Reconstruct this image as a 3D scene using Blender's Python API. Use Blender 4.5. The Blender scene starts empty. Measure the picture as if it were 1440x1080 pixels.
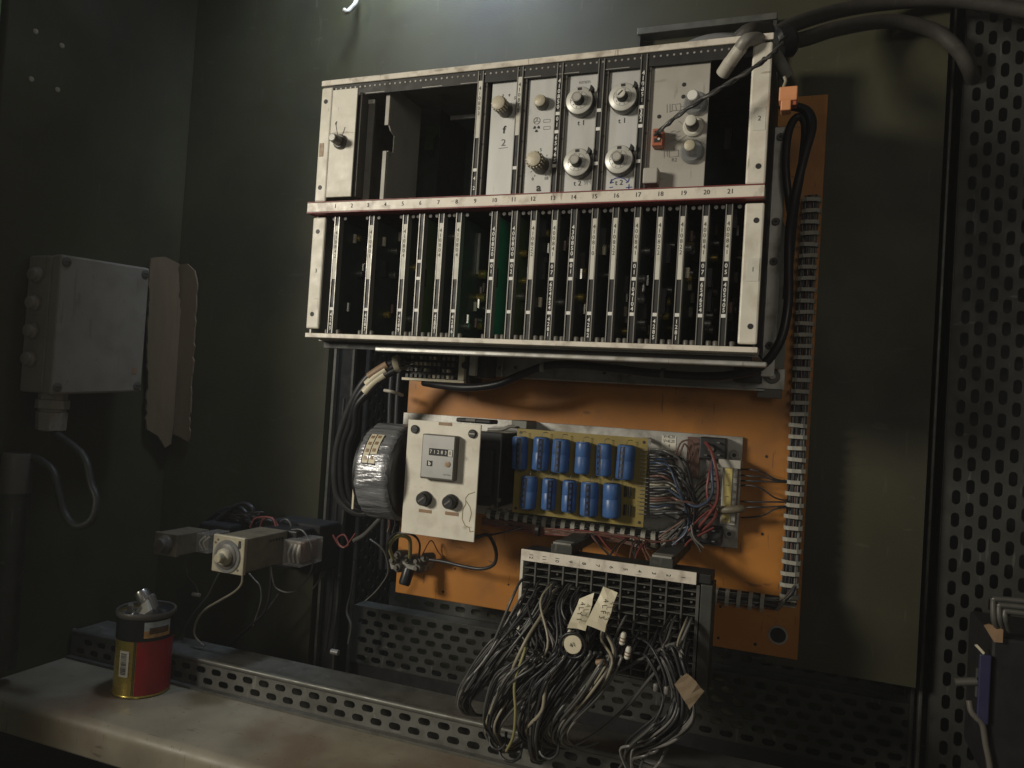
import bpy, bmesh, math, random
from mathutils import Vector, Matrix, noise as mnoise
random.seed(7)
SC = bpy.context.scene
COL = SC.collection
R_ = math.radians

# ------------------------------------------------------------------ camera
YAW, PITCH, ROLL = R_(21.08), R_(1.19), R_(3.59)
FPX = 1080.0                      # focal length in pixels of a 1440 px wide picture
Fw = Vector((-math.sin(YAW)*math.cos(PITCH), math.cos(YAW)*math.cos(PITCH), math.sin(PITCH)))
R0 = Vector((math.cos(YAW), math.sin(YAW), 0)); U0 = R0.cross(Fw)
Rt = math.cos(ROLL)*R0 + math.sin(ROLL)*U0
Up = math.cos(ROLL)*U0 - math.sin(ROLL)*R0
cd = bpy.data.cameras.new('camera'); cam = bpy.data.objects.new('camera', cd); COL.objects.link(cam)
cd.sensor_width = 36; cd.lens = 36*FPX/1440; cd.clip_start = .01; cd.clip_end = 50
cam.matrix_world = Matrix(((Rt.x, Up.x, -Fw.x, 0), (Rt.y, Up.y, -Fw.y, 0), (Rt.z, Up.z, -Fw.z, 0), (0, 0, 0, 1)))
SC.camera = cam

# ------------------------------------------------------------------ light
w = bpy.data.worlds.new('World'); SC.world = w; w.use_nodes = True
bg = w.node_tree.nodes['Background']; bg.inputs[0].default_value = (1.0, .90, .72, 1); bg.inputs[1].default_value = .034
def area(name, loc, target, size, power, col):
    l = bpy.data.lights.new(name, 'AREA'); l.shape = 'DISK'; l.size = size; l.energy = power; l.color = col; l.spread = R_(110)
    o = bpy.data.objects.new(name, l); COL.objects.link(o); o.location = loc
    o.rotation_euler = (Vector(target)-Vector(loc)).to_track_quat('-Z', 'Y').to_euler(); return o
def spot(name, loc, target, radius, power, ang, col):
    l = bpy.data.lights.new(name, 'SPOT'); l.shadow_soft_size = radius; l.energy = power; l.color = col; l.spot_size = R_(ang); l.spot_blend = 1.0
    o = bpy.data.objects.new(name, l); COL.objects.link(o); o.location = loc
    o.rotation_euler = (Vector(target)-Vector(loc)).to_track_quat('-Z', 'Y').to_euler(); return o
spot('work_lamp', (-1.55, -.75, .50), (-.16, .80, .04), .20, 114, 54, (1.0, .93, .79))
spot('fill_spot', (.55, -1.15, .42), (-.27, .80, .12), .40, 19, 33, (1.0, .93, .80))  # added soft fill from the right front, no known source there
area('glare_lamp', (-.54, .80, .86), (-.54, .95, .68), .16, 3.0, (.70, .82, 1.0))  # added bluish lamp above the frame, its wall glow imitates lens glare
SC.view_settings.view_transform = 'Standard'; SC.view_settings.look = 'None'
SC.view_settings.exposure = 0; SC.view_settings.gamma = 1; SC.view_settings.use_curve_mapping = False
SC.render.engine = 'CYCLES'; SC.cycles.use_denoising = True; SC.cycles.max_bounces = 6
SC.cycles.volume_bounces = 0

# ------------------------------------------------------------------ layout helpers
def ray(px, py): return Fw + Rt*((px-720)/FPX) - Up*((py-540)/FPX)
def P(px, py, Y):                 # the point of the place seen at px, py that lies Y metres into the cabinet
    d = ray(px, py); return d*(Y/d.y)
def PXp(px, py, X): d = ray(px, py); return d*(X/d.x)
def PZp(px, py, Z): d = ray(px, py); return d*(Z/d.z)
V = Vector

# ------------------------------------------------------------------ materials
MAT = {}
def mat(name, col, rough=.5, metal=0., var=.12, vscale=40., dirt=None, bump=0., bscale=300., spec=.5, alpha=1., trans=0., stretch=None, wear=None):
    m = bpy.data.materials.new(name); m.use_nodes = True; nt = m.node_tree; N = nt.nodes; L = nt.links
    b = N['Principled BSDF']
    b.inputs['Roughness'].default_value = rough; b.inputs['Metallic'].default_value = metal
    b.inputs['Specular IOR Level'].default_value = spec
    if trans: b.inputs['Transmission Weight'].default_value = trans
    if alpha < 1: b.inputs['Alpha'].default_value = alpha
    g = N.new('ShaderNodeNewGeometry'); src = g.outputs['Position']
    if stretch:
        mp = N.new('ShaderNodeMapping'); mp.inputs['Scale'].default_value = stretch; L.new(src, mp.inputs['Vector']); src = mp.outputs[0]
    def nz(scale, detail=4):
        n = N.new('ShaderNodeTexNoise'); n.inputs['Scale'].default_value = scale; n.inputs['Detail'].default_value = detail
        L.new(src, n.inputs['Vector']); return n.outputs['Fac']
    def ramp(f, a, bb, c0=(0, 0, 0, 1), c1=(1, 1, 1, 1)):
        r = N.new('ShaderNodeValToRGB'); r.color_ramp.elements[0].position = a; r.color_ramp.elements[1].position = bb
        r.color_ramp.elements[0].color = c0; r.color_ramp.elements[1].color = c1; L.new(f, r.inputs[0]); return r.outputs[0]
    c = lambda k: (min(1, col[0]*k), min(1, col[1]*k), min(1, col[2]*k), 1)
    out = ramp(nz(vscale), .3, .7, c(1-var), c(1+var))
    if dirt:
        dc, amt, ds = dirt
        mx = N.new('ShaderNodeMix'); mx.data_type = 'RGBA'
        f = ramp(nz(ds, 8), .5, .72, (0, 0, 0, 1), (amt, amt, amt, 1))
        L.new(f, mx.inputs['Factor']); L.new(out, mx.inputs['A']); mx.inputs['B'].default_value = (*dc, 1); out = mx.outputs['Result']
    if wear:
        wc, wa, ws = wear            # fine scratches in two directions and small specks
        for sc_, th_ in (((ws, ws, ws*.12), .67), ((ws*.13, ws, ws*.6), .68), ((ws*6, ws*6, ws*6), .70)):
            mp2 = N.new('ShaderNodeMapping'); mp2.inputs['Scale'].default_value = sc_; mp2.inputs['Rotation'].default_value = (.2, .5, .3) if sc_[2] != sc_[0] else (0, 0, 0)
            L.new(g.outputs['Position'], mp2.inputs['Vector'])
            n2 = N.new('ShaderNodeTexNoise'); n2.inputs['Scale'].default_value = 1; n2.inputs['Detail'].default_value = 3; L.new(mp2.outputs[0], n2.inputs['Vector'])
            f2 = ramp(n2.outputs['Fac'], th_, th_+.04, (0, 0, 0, 1), (wa, wa, wa, 1))
            m2 = N.new('ShaderNodeMix'); m2.data_type = 'RGBA'; L.new(f2, m2.inputs['Factor']); L.new(out, m2.inputs['A']); m2.inputs['B'].default_value = (*wc, 1); out = m2.outputs['Result']
    L.new(out, b.inputs['Base Color'])
    rr = ramp(nz(vscale*2.3), .25, .75, (rough*.8,)*3+(1,), (min(1, rough*1.2),)*3+(1,)); L.new(rr, b.inputs['Roughness'])
    if bump:
        bp = N.new('ShaderNodeBump'); bp.inputs['Strength'].default_value = bump; bp.inputs['Distance'].default_value = .001
        L.new(nz(bscale), bp.inputs['Height']); L.new(bp.outputs[0], b.inputs['Normal'])
    MAT[name] = m; return m
G = (.10, .08, .05)
mat('olive', (.044, .043, .018), .55, var=.30, vscale=5, dirt=((.026, .024, .014), .7, 12), bump=.15, bscale=500, wear=((.068, .065, .04), .5, 190))
mat('wallgrey', (.034, .034, .030), .6, var=.30, vscale=5, dirt=((.018, .018, .016), .75, 10), bump=.12, bscale=450, wear=((.06, .06, .055), .5, 90))
mat('green', (.34, .60, .30), .5)
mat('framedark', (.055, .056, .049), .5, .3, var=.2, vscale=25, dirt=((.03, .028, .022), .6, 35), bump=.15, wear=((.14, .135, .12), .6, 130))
mat('beamgrey', (.15, .15, .135), .45, .3, var=.18, vscale=30, dirt=((.05, .045, .035), .6, 45), bump=.15, wear=((.32, .31, .28), .5, 140))
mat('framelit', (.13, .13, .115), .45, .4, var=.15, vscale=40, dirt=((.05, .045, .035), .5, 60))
mat('black', (.014, .014, .015), .45, var=.3)
mat('blackmatte', (.010, .010, .010), .75, var=.3)
mat('rubber', (.012, .012, .014), .38, var=.3)
mat('shelf', (.29, .26, .195), .48, var=.22, vscale=14, dirt=((.20, .13, .085), .85, 9), bump=.12, bscale=160, wear=((.10, .08, .055), .6, 220))
mat('orange', (.43, .168, .022), .5, var=.16, vscale=11, dirt=((.24, .10, .026), .75, 17), bump=.08, bscale=220, wear=((.14, .06, .025), .65, 180))
mat('cream', (.74, .70, .60), .5, var=.08, vscale=40, dirt=((.36, .31, .22), .40, 45), bump=.08, wear=((.25, .20, .13), .6, 170))
mat('railcream', (.76, .70, .60), .42, var=.08, vscale=60, dirt=((.22, .17, .12), .6, 80), wear=((.25, .2, .14), .6, 190))
mat('alupanel', (.54, .54, .52), .45, .15, var=.07, vscale=50, dirt=((.40, .38, .33), .4, 40), stretch=(1, 1, .25), wear=((.36, .34, .30), .45, 200))
mat('alu', (.46, .45, .42), .42, .6, var=.12, vscale=40, dirt=((.16, .14, .10), .6, 50), bump=.08, wear=((.16, .14, .11), .5, 170))
mat('aludull', (.34, .33, .30), .5, .3, var=.14, vscale=30, dirt=((.12, .10, .07), .6, 40), bump=.1)
mat('modgrey', (.42, .40, .355), .55, var=.05, vscale=20, dirt=((.25, .23, .19), .35, 30), wear=((.24, .22, .18), .5, 170))
mat('stripedge', (.27, .26, .24), .4, .4, var=.1)
mat('stripdark', (.013, .012, .011), .55, var=.3)
mat('label', (.66, .64, .56), .55, var=.05, dirt=((.45, .40, .30), .4, 90))
mat('ink', (.015, .014, .016), .6, var=.1)
mat('inkgrey', (.16, .15, .14), .6)
mat('pencil', (.36, .36, .35), .6)
mat('inkblue', (.02, .05, .25), .6)
mat('inkwhite', (.80, .79, .74), .5, var=.03)
mat('red', (.22, .03, .03), .5, var=.1)
mat('pcbdark', (.034, .046, .038), .35, var=.3, vscale=80)
mat('pcbgreen', (.015, .26, .14), .35, var=.15, vscale=60)
mat('pcbolive', (.06, .11, .03), .35, var=.2, vscale=60)
mat('pcbyellow', (.25, .19, .045), .45, var=.14, vscale=50, dirt=((.20, .16, .05), .5, 90))
mat('capblue', (.050, .125, .32), .40, var=.10, vscale=60, dirt=((.03, .07, .22), .4, 90))
mat('capstripe', (.012, .016, .035), .35)
mat('knobgrey', (.11, .10, .085), .45, var=.1)
mat('knobcream', (.50, .45, .33), .4, var=.12, vscale=200, bump=.3, bscale=900)
mat('dialface', (.58, .57, .52), .38, .1, var=.06, dirt=((.35, .33, .28), .4, 90))
mat('dialside', (.12, .115, .105), .4, .5)
mat('steel', (.50, .49, .46), .3, .9, var=.1)
mat('clear', (.30, .31, .31), .12, 0, var=.1, alpha=.55)
mat('clearcase', (.60, .56, .48), .08, 0, var=.1, alpha=.30)
mat('terminalorange', (.40, .105, .045), .45, var=.1)
mat('connorange', (.72, .31, .14), .45, var=.1)
mat('film', (.27, .275, .29), .30, .40, var=.30, vscale=70, bump=1.0, bscale=150, stretch=(.22, 1, 1))
MAT['film'].node_tree.nodes['Bump'].inputs['Distance'].default_value = .0026
mat('tape', (.66, .60, .44), .5, var=.06, vscale=70, bump=.25, bscale=120)
mat('brownlabel', (.30, .19, .11), .5, var=.12, vscale=120)
mat('cardboard', (.17, .122, .068), .7, var=.14, vscale=60, stretch=(1, 1, .12), dirt=((.07, .052, .035), .5, 60), bump=.3, bscale=200)
mat('timercream', (.40, .36, .26), .5, var=.1, vscale=60, dirt=((.18, .15, .09), .5, 70))
mat('timerbody', (.17, .145, .10), .5, var=.12, vscale=50, dirt=((.07, .06, .04), .5, 60))
mat('boxgrey', (.27, .246, .205), .55, var=.06, vscale=20, dirt=((.17, .15, .12), .5, 34), bump=.12, wear=((.16, .14, .11), .5, 150))
mat('yellowlabel', (.55, .45, .16), .5, var=.08)
mat('gold', (.62, .47, .11), .28, .75, var=.1)
mat('canred', (.34, .020, .022), .35, var=.1, wear=((.12, .06, .03), .5, 160))
mat('candark', (.016, .017, .020), .35)
mat('printsky', (.42, .48, .50), .5, var=.2, vscale=120)
mat('printsand', (.50, .28, .10), .5, var=.3, vscale=160)
mat('printbrown', (.10, .055, .03), .5, var=.3, vscale=160)
mat('copper', (.45, .22, .12), .35, .8)
mat('wgrey', (.088, .086, .080), .36, var=.15)
mat('wdark', (.028, .028, .030), .42, var=.2)
mat('wmid', (.165, .16, .148), .36, var=.15)
mat('wbeige', (.29, .26, .19), .45, var=.12)
mat('wyellow', (.30, .28, .12), .45, var=.1)
mat('wbrown', (.12, .062, .045), .45, var=.15)
mat('wred', (.17, .042, .038), .42, var=.12)
mat('wblue', (.045, .065, .105), .42, var=.12)
mat('hose', (.062, .056, .050), .55, var=.15, vscale=60, bump=.3, wear=((.12, .11, .1), .5, 150))
mat('hosepale', (.52, .49, .42), .5, var=.12, vscale=60, dirt=((.2, .17, .12), .6, 60))
mat('purple', (.03, .03, .08), .4)
mat('clip', (.36, .35, .30), .5, var=.15, vscale=90, dirt=((.2, .17, .12), .5, 90))
mat('meterface', (.40, .40, .385), .45, .3, var=.05)
mat('domegrey', (.16, .15, .135), .6, var=.1)

# ------------------------------------------------------------------ mesh helpers
ORG = {}
class MB:
    def __init__(s): s.v = []; s.f = []
    def add(s, vs, fs):
        b = len(s.v); s.v += [V(q) for q in vs]; s.f += [tuple(b+i for i in q) for q in fs]; return s
    def box(s, a, b):
        (x0, y0, z0), (x1, y1, z1) = a, b
        x0, x1 = sorted((x0, x1)); y0, y1 = sorted((y0, y1)); z0, z1 = sorted((z0, z1))
        return s.add([(x0, y0, z0), (x1, y0, z0), (x1, y1, z0), (x0, y1, z0), (x0, y0, z1), (x1, y0, z1), (x1, y1, z1), (x0, y1, z1)],
                     [(0, 3, 2, 1), (4, 5, 6, 7), (0, 1, 5, 4), (1, 2, 6, 5), (2, 3, 7, 6), (3, 0, 4, 7)])
    def prism(s, poly, vec):      # planar polygon swept along vec
        poly = [V(p) for p in poly]; n = len(poly); vec = V(vec)
        c = sum(poly, V((0, 0, 0)))/n; nn = V((0, 0, 0))
        for i in range(n): nn += (poly[i]-c).cross(poly[(i+1) % n]-c)
        if nn.dot(vec) > 0: poly.reverse()
        vs = poly+[p+vec for p in poly]
        return s.add(vs, [tuple(range(n)), tuple(range(2*n-1, n-1, -1))]+[(i, i+n, (i+1) % n+n, (i+1) % n) for i in range(n)])
    def lathe(s, o, ax, prof, n=20):   # prof: (distance along axis, radius)
        o = V(o); ax = V(ax).normalized(); u = ax.orthogonal().normalized(); t = ax.cross(u)
        b = len(s.v); k = len(prof)
        for (h, r) in prof:
            for i in range(n):
                a = 2*math.pi*i/n; s.v.append(o+ax*h+(u*math.cos(a)+t*math.sin(a))*max(r, 1e-5))
        for j in range(k-1):
            for i in range(n):
                i2 = (i+1) % n
                s.f.append((b+j*n+i, b+j*n+i2, b+(j+1)*n+i2, b+(j+1)*n+i))
        s.f.append(tuple(b+i for i in range(n-1, -1, -1))); s.f.append(tuple(b+(k-1)*n+i for i in range(n)))
        return s
    def cyl(s, o, ax, r, h, n=16, ch=0):
        if ch: return s.lathe(o, ax, [(0, r), (h-ch, r), (h, r-ch)], n)
        return s.lathe(o, ax, [(0, r), (h, r)], n)
    def tube(s, pts, r, n=7, sub=5, closed=False, rad=None):
        pts = [V(p) for p in pts]
        if sub > 1 and len(pts) > 2:
            q = []
            for i in range(len(pts)-1):
                p0 = pts[max(i-1, 0)]; p1 = pts[i]; p2 = pts[i+1]; p3 = pts[min(i+2, len(pts)-1)]
                for k in range(sub):
                    t = k/sub
                    q.append(.5*((2*p1)+(p2-p0)*t+(2*p0-5*p1+4*p2-p3)*t*t+(3*p1-p0-3*p2+p3)*t**3))
            q.append(pts[-1]); pts = q
        b = len(s.v); u = None; m = len(pts)
        for i, p in enumerate(pts):
            t = (pts[min(i+1, m-1)]-pts[max(i-1, 0)])
            if t.length < 1e-9: t = V((0, 0, 1))
            t.normalize()
            if u is None: u = t.orthogonal().normalized()
            u = (u-t*u.dot(t)); u = u.normalized() if u.length > 1e-6 else t.orthogonal().normalized()
            w_ = t.cross(u); rr = rad(i/(m-1)) if rad else r
            for k in range(n):
                a = 2*math.pi*k/n; s.v.append(p+(u*math.cos(a)+w_*math.sin(a))*rr)
        for i in range(m-1):
            for k in range(n):
                k2 = (k+1) % n; s.f.append((b+i*n+k, b+i*n+k2, b+(i+1)*n+k2, b+(i+1)*n+k))
        s.f.append(tuple(b+k for k in range(n-1, -1, -1))); s.f.append(tuple(b+(m-1)*n+k for k in range(n)))
        return s
    def mesh(s, name, m, off, smooth):
        me = bpy.data.meshes.new(name); me.from_pydata([q-off for q in s.v], [], s.f); me.materials.append(MAT[m])
        if smooth:
            for p in me.polygons: p.use_smooth = True
            try: me.set_sharp_from_angle(angle=R_(smooth if smooth > 1 else 40))
            except Exception: pass
        me.update(); return me
    def build(s, name, m, parent=None, smooth=0, bevel=0, label=None, cat=None, group=None, kind=None):
        if parent is not None: off = ORG[parent.name]
        else:
            lo = [min(q[i] for q in s.v) for i in range(3)]; hi = [max(q[i] for q in s.v) for i in range(3)]
            off = V(((lo[0]+hi[0])/2, (lo[1]+hi[1])/2, lo[2]))
        o = bpy.data.objects.new(name, s.mesh(name, m, off, smooth)); COL.objects.link(o)
        if parent is not None: o.parent = parent
        else: o.location = off
        ORG[o.name] = off
        if bevel:
            bm_ = o.modifiers.new('bevel', 'BEVEL'); bm_.width = bevel; bm_.segments = 2; bm_.limit_method = 'ANGLE'; bm_.angle_limit = R_(50)
        if label: o['label'] = label
        if cat: o['category'] = cat
        if group: o['group'] = group
        if kind: o['kind'] = kind
        return o
def thing(name, label, cat, loc, group=None):
    o = bpy.data.objects.new(name, None); COL.objects.link(o); o.empty_display_size = .01; o.location = loc
    o['label'] = label; o['category'] = cat
    if group: o['group'] = group
    ORG[o.name] = V(loc); return o
def inst(me, name, parent, loc):
    o = bpy.data.objects.new(name, me); COL.objects.link(o); o.parent = parent; o.location = V(loc)-ORG[parent.name]
    ORG[o.name] = V(loc); return o
TXT = {}
def text(body, size, loc, parent, m='ink', align='CENTER', rot=0., sx=1., nrm='-Y', line=1.0, name='lettering', bold=0.):
    key = (body, size, align, line, bold)
    if key not in TXT:
        c = bpy.data.curves.new('t', 'FONT'); c.body = body; c.size = size; c.align_x = align; c.align_y = 'CENTER'
        c.resolution_u = 2; c.space_line = line; c.offset = bold
        o = bpy.data.objects.new('t', c); COL.objects.link(o); bpy.context.view_layer.update()
        me = bpy.data.meshes.new_from_object(o.evaluated_get(bpy.context.evaluated_depsgraph_get()))
        bpy.data.objects.remove(o); TXT[key] = me
    me = TXT[key]
    mk = key+(m,)
    if mk not in TXT:
        me2 = me.copy(); me2.materials.clear(); me2.materials.append(MAT[m]); TXT[mk] = me2
    o = bpy.data.objects.new(name, TXT[mk]); COL.objects.link(o); o.parent = parent
    o.location = V(loc)-ORG[parent.name]
    o.scale = (sx, 1, 1)
    if nrm == '-Y': o.rotation_euler = (math.pi/2, -rot, 0) if False else (Matrix.Rotation(-rot, 3, 'Y') @ Matrix.Rotation(math.pi/2, 3, 'X')).to_euler()
    elif nrm == '+X': o.rotation_euler = (Matrix.Rotation(math.pi/2, 3, 'Z') @ Matrix.Rotation(math.pi/2, 3, 'X')).to_euler()
    return o
def strokes(parent, segs, Y, wd=.0004, m='inkgrey', name='printed_mark'):
    mb = MB()
    for a, b in segs:
        a = V((a[0], Y, a[1])); b = V((b[0], Y, b[1])); d = (b-a)
        if d.length < 1e-7: continue
        d.normalize(); n = V((-d.z, 0, d.x))*wd/2
        mb.add([a-n, b-n, b+n, a+n], [(0, 1, 2, 3)])
    return mb.build(name, m, parent)
def disc(mb, c, r, ax=(0, -1, 0), n=16):
    mb.cyl(c, ax, r, .0003, n)

def slots_sheet(o, eu, ev, nrm, nu, nv, pu=.025, pv=.01325, lu=.016, lv=.0083, th=.0015, mu=.006, mv=.004, skip=None):
    """perforated sheet: o corner, eu along the slots, ev across, nrm outward; rows staggered by half a pitch"""
    mb = MB(); o = V(o); eu = V(eu); ev = V(ev); nrm = V(nrm)
    flip = eu.cross(ev).dot(nrm) < 0
    def quad(a, b, c, d): mb.add([a, b, c, d], [(0, 3, 2, 1) if flip else (0, 1, 2, 3)])
    pt = lambda u, v: o+eu*u+ev*v
    W = 2*mu+nu*pu; H = 2*mv+nv*pv
    quad(pt(0, 0), pt(W, 0), pt(W, mv), pt(0, mv)); quad(pt(0, H-mv), pt(W, H-mv), pt(W, H), pt(0, H))
    for j in range(nv):
        v0 = mv+j*pv; sh = pu/2 if j % 2 else 0
        quad(pt(0, v0), pt(mu+sh, v0), pt(mu+sh, v0+pv), pt(0, v0+pv))
        n = nu-(1 if j % 2 else 0)
        ue = mu+sh+n*pu
        quad(pt(ue, v0), pt(W, v0), pt(W, v0+pv), pt(ue, v0+pv))
        for i in range(n):
            u0 = mu+sh+i*pu; cu = u0+pu/2; cv = v0+pv/2; r = lv/2; h = lu/2-r
            ring = []
            for k in range(7): a = -math.pi/2+math.pi*k/6; ring.append((cu+h+r*math.cos(a), cv+r*math.sin(a)))
            for k in range(7): a = math.pi/2+math.pi*k/6; ring.append((cu-h+r*math.cos(a), cv+r*math.sin(a)))
            outer = []
            for (u, v) in ring:
                du, dv = u-cu, v-cv; k = min((pu/2)/max(abs(du), 1e-9), (pv/2)/max(abs(dv), 1e-9)); outer.append((cu+du*k, cv+dv*k))
            # snap the nearest outer points to the corners
            for (su, sv) in ((1, -1), (1, 1), (-1, 1), (-1, -1)):
                c = (cu+su*pu/2, cv+sv*pv/2); q = min(range(14), key=lambda t: (outer[t][0]-c[0])**2+(outer[t][1]-c[1])**2); outer[q] = c
            for k in range(14):
                k2 = (k+1) % 14
                quad(pt(*ring[k2]), pt(*ring[k]), pt(*outer[k]), pt(*outer[k2]))
                a = pt(*ring[k]); b = pt(*ring[k2]); quad(a, b, b-nrm*th, a-nrm*th)
    return mb

# ================================================================== SETTING
MB().box((-1.25, 1.16, -.75), (1.1, 1.18, 1.25)).build('wall_back', 'wallgrey', kind='structure')
MB().box((-.58, 1.06, -.70), (.60, 1.075, 1.2)).build('wall_panel_right', 'olive', kind='structure', bevel=.002)
MB().prism([(-.9495, .95, -.70), (-.656, .95, -.70), (-.656, .95, .345), (-.03, .95, .345), (-.03, .95, -.285), (.1255, .95, -.285), (.1255, .95, 1.2), (-.9495, .95, 1.2)], (0, .015, 0)).build('wall_panel_left', 'olive', kind='structure')
MB().box((-.985, .646, -.70), (-.9505, 1.159, 1.2)).build('wall_left', 'olive', kind='structure', bevel=.002)
cdoor = thing('shade_door', 'green door added to shade the left side, its edge at the top left corner', 'door', (-.98, .45, -.70))
MB().prism([(-.9525, .640, -.70), (-1.000, .33, -.70), (-1.022, .33, -.70), (-.985, .645, -.70)], (0, 0, 1.9)).build('door_leaf', 'green', cdoor, bevel=.0015)  # mostly unseen leaf, added and sized to keep the work lamp off the left
MB().prism([(-.9955, .342, -.70), (-1.000, .329, -.70), (-1.022, .329, -.70), (-1.022, .320, -.70), (-.992, .320, -.70), (-.986, .342, -.70)], (0, 0, 1.9)).build('door_flange', 'green', cdoor)
MB().box((-.985, .665, -.74), (.62, 1.16, -.72)).build('floor', 'blackmatte', kind='structure')
MB().box((-.985, .646, 1.205), (.62, 1.16, 1.225)).build('ceiling', 'wallgrey', kind='structure')
MB().box((.60, .80, -.72), (.62, 1.16, 1.20)).build('wall_right', 'wallgrey', kind='structure')

# ------------------------------------------------------------------ shelf with rounded front edge
zs = -.3985
pf = []
for k in range(7):
    a = math.pi/2*k/6; pf.append((.664+.012-.012*math.sin(a), zs-.012+.012*math.cos(a)))
prof = [(.815, zs)]+pf+[(.664, zs-.040), (.667, zs-.043), (.672, zs-.043), (.672, zs-.020), (.815, zs-.020)]
mb = MB(); mb.prism([(-.949, y, z) for y, z in prof], (1.35, 0, 0))
mb.build('steel_shelf', 'shelf', smooth=35, label='worn beige sheet steel shelf with rounded front edge, the red can stands on it', cat='shelf')
# scratches / specks on the shelf are part of its paint wear (material)

# ------------------------------------------------------------------ slotted front beam lying on the shelf
beam = thing('slotted_beam', 'low grey slotted steel beam along the back of the shelf', 'beam', (-.45, .80, zs))
slots_sheet((-.946, .80, zs+.0015), (1, 0, 0), (0, 0, 1), (0, -1, 0), 48, 2, mv=.0035, lu=.0155, lv=.008).build('slotted_face', 'beamgrey', beam)
MB().box((-.946, .803, zs+.0345), (.27, .858, zs+.0365)).build('top_flange', 'beamgrey', beam)
mb = MB(); mb.tube([(-.946, .8025, zs+.0355), (.27, .8025, zs+.0355)], .0042, 10, 1); mb.build('rolled_edge', 'framelit', beam, smooth=50)
MB().box((-.946, .792, zs+.0004), (.27, .7995, zs+.0034)).build('bottom_lip', 'framelit', beam)
MB().box((-.946, .856, zs-.03), (.27, .858, zs+.034)).build('back_flange', 'framedark', beam)

# ------------------------------------------------------------------ lower slotted rail behind, at 1.0
rail = thing('slotted_rail', 'wide dark slotted rail crossing behind the hanging wires', 'rail', (-.24, 1.0, -.41))
slots_sheet((-.6165, 1.0, -.404), (1, 0, 0), (0, 0, 1), (0, -1, 0), 30, 6, mv=.002).build('slotted_face', 'framedark', rail)
MB().box((-.6165, 1.002, -.3222), (.147, 1.03, -.3205)).build('top_flange', 'framelit', rail)
slots_sheet((-.575, 1.032, -.3205), (1, 0, 0), (0, 0, 1), (0, -1, 0), 28, 2, mv=.004).build('rear_slotted_face', 'framedark', rail)
MB().box((-.62, 1.003, -.44), (.15, 1.03, -.4045)).build('foot', 'black', rail)

# ------------------------------------------------------------------ right slotted post
post = thing('slotted_post', 'tall dark slotted post along the right edge of the cabinet', 'post', (.2, .973, -.7))
slots_sheet((.146, .973, -.62), (0, 0, 1), (1, 0, 0), (0, -1, 0), 60, 10, mv=.006).build('slotted_face', 'framedark', post)
MB().box((.1445, .974, -.62), (.146, 1.05, .92)).build('side_flange', 'framedark', post)
MB().box((.134, .985, -.62), (.1375, 1.055, .92)).build('edge_strip', 'framelit', post, bevel=.0008)
MB().box((.1265, .992, -.62), (.1305, 1.055, .92)).build('edge_strip', 'framedark', post, bevel=.0008)
MB().box((.14, 1.052, -.62), (.30, 1.058, .92)).build('backing', 'black', post)

# ------------------------------------------------------------------ left slotted post (seen from its side)
lp = thing('slotted_post', 'narrow slotted post in the dark gap left of the orange plate', 'post', (-.62, 1.0, -.7))
MB().box((-.652, .958, -.62), (-.648, .966, .296)).build('edge_strip', 'framelit', lp)
MB().box((-.6475, .967, -.62), (-.626, .970, .296)).build('front_face', 'blackmatte', lp)
MB().box((-.6255, .966, -.62), (-.622, .972, .296)).build('edge_strip', 'framedark', lp)
slots_sheet((-.622, 1.002, -.58), (0, 0, 1), (0, 1, 0), (1, 0, 0), 34, 9, mv=.01).build('slotted_side', 'framedark', lp)
MB().box((-.6218, .998, -.58), (-.6165, 1.0015, .296)).build('edge_strip', 'framelit', lp)

# ------------------------------------------------------------------ orange mounting plate
op = thing('mounting_plate', 'large orange painted mounting plate behind the rack and wiring', 'plate', (-.25, .915, -.267))
MB().box((-.5015, .915, -.2668), (.0043, .921, .364)).build('panel', 'orange', op, bevel=.0012)
p = P(1094, 893, .915)
MB().lathe(p, (0, -1, 0), [(-.001, .0105), (.0012, .0105), (.0012, .0085), (-.0005, .008)], 24).build('grommet', 'aludull', op, smooth=1)
MB().cyl(p-V((0, .0004, 0)), (0, -1, 0), .0082, .0004, 20).build('hole', 'blackmatte', op)
for (px, py, r) in ((1078, 642, .0017), (1072, 751, .0017), (623, 832, .0017), (1013, 853, .0016), (1062, 906, .0019), (1010, 897, .0016), (640, 800, .0012), (715, 822, .0012)):
    MB().cyl(P(px, py, .915), (0, -1, 0), r, .0004, 10).build('hole', 'blackmatte', op)

# ================================================================== CARD RACK
YR = .7148
rack = thing('card_rack', 'two-tier cream metal card rack with numbered red-edged middle strip', 'card rack', (-.285, .80, .05))
def zlin(px, py, Y=YR): return P(px, py, Y).z
tr = MB().box((-.5272, YR, .3385), (-.0448, YR+.010, .3447)).build('top_rail', 'railcream', rack, bevel=.0008)
MB().box((-.5262, YR+.011, .341), (-.0455, .89, .343)).build('top_cover', 'aludull', rack)
mb = MB().box((-.5255, YR+.0025, .3255), (-.0465, YR+.0035, .3384)); fr = mb.build('rear_fascia', 'stripdark', tr)
mb = MB()
for i in range(74):
    x = -.515+i*.00625; mb.lathe((x, YR+.0024, .3345), (0, -1, 0), [(0, .0011), (.0003, .0011)], 6)
mb.build('hole_row', 'aludull', tr, kind='stuff')
for x0 in (-.47, -.40, -.355, -.29, -.25, -.20):
    MB().box((x0, YR+.002, .3262), (x0+.024, YR+.0024, .3269)).build('bright_line', 'aludull', tr)
mr = MB().box((-.529, .7065, .1938), (-.0448, .7225, .2042)).build('middle_rail', 'railcream', rack, bevel=.0006)
MB().box((-.529, .7062, .2043), (-.0448, .7225, .2051)).build('red_edge', 'red', mr)
MB().box((-.529, .7062, .1926), (-.0448, .7225, .1937)).build('red_edge', 'red', mr)
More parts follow.
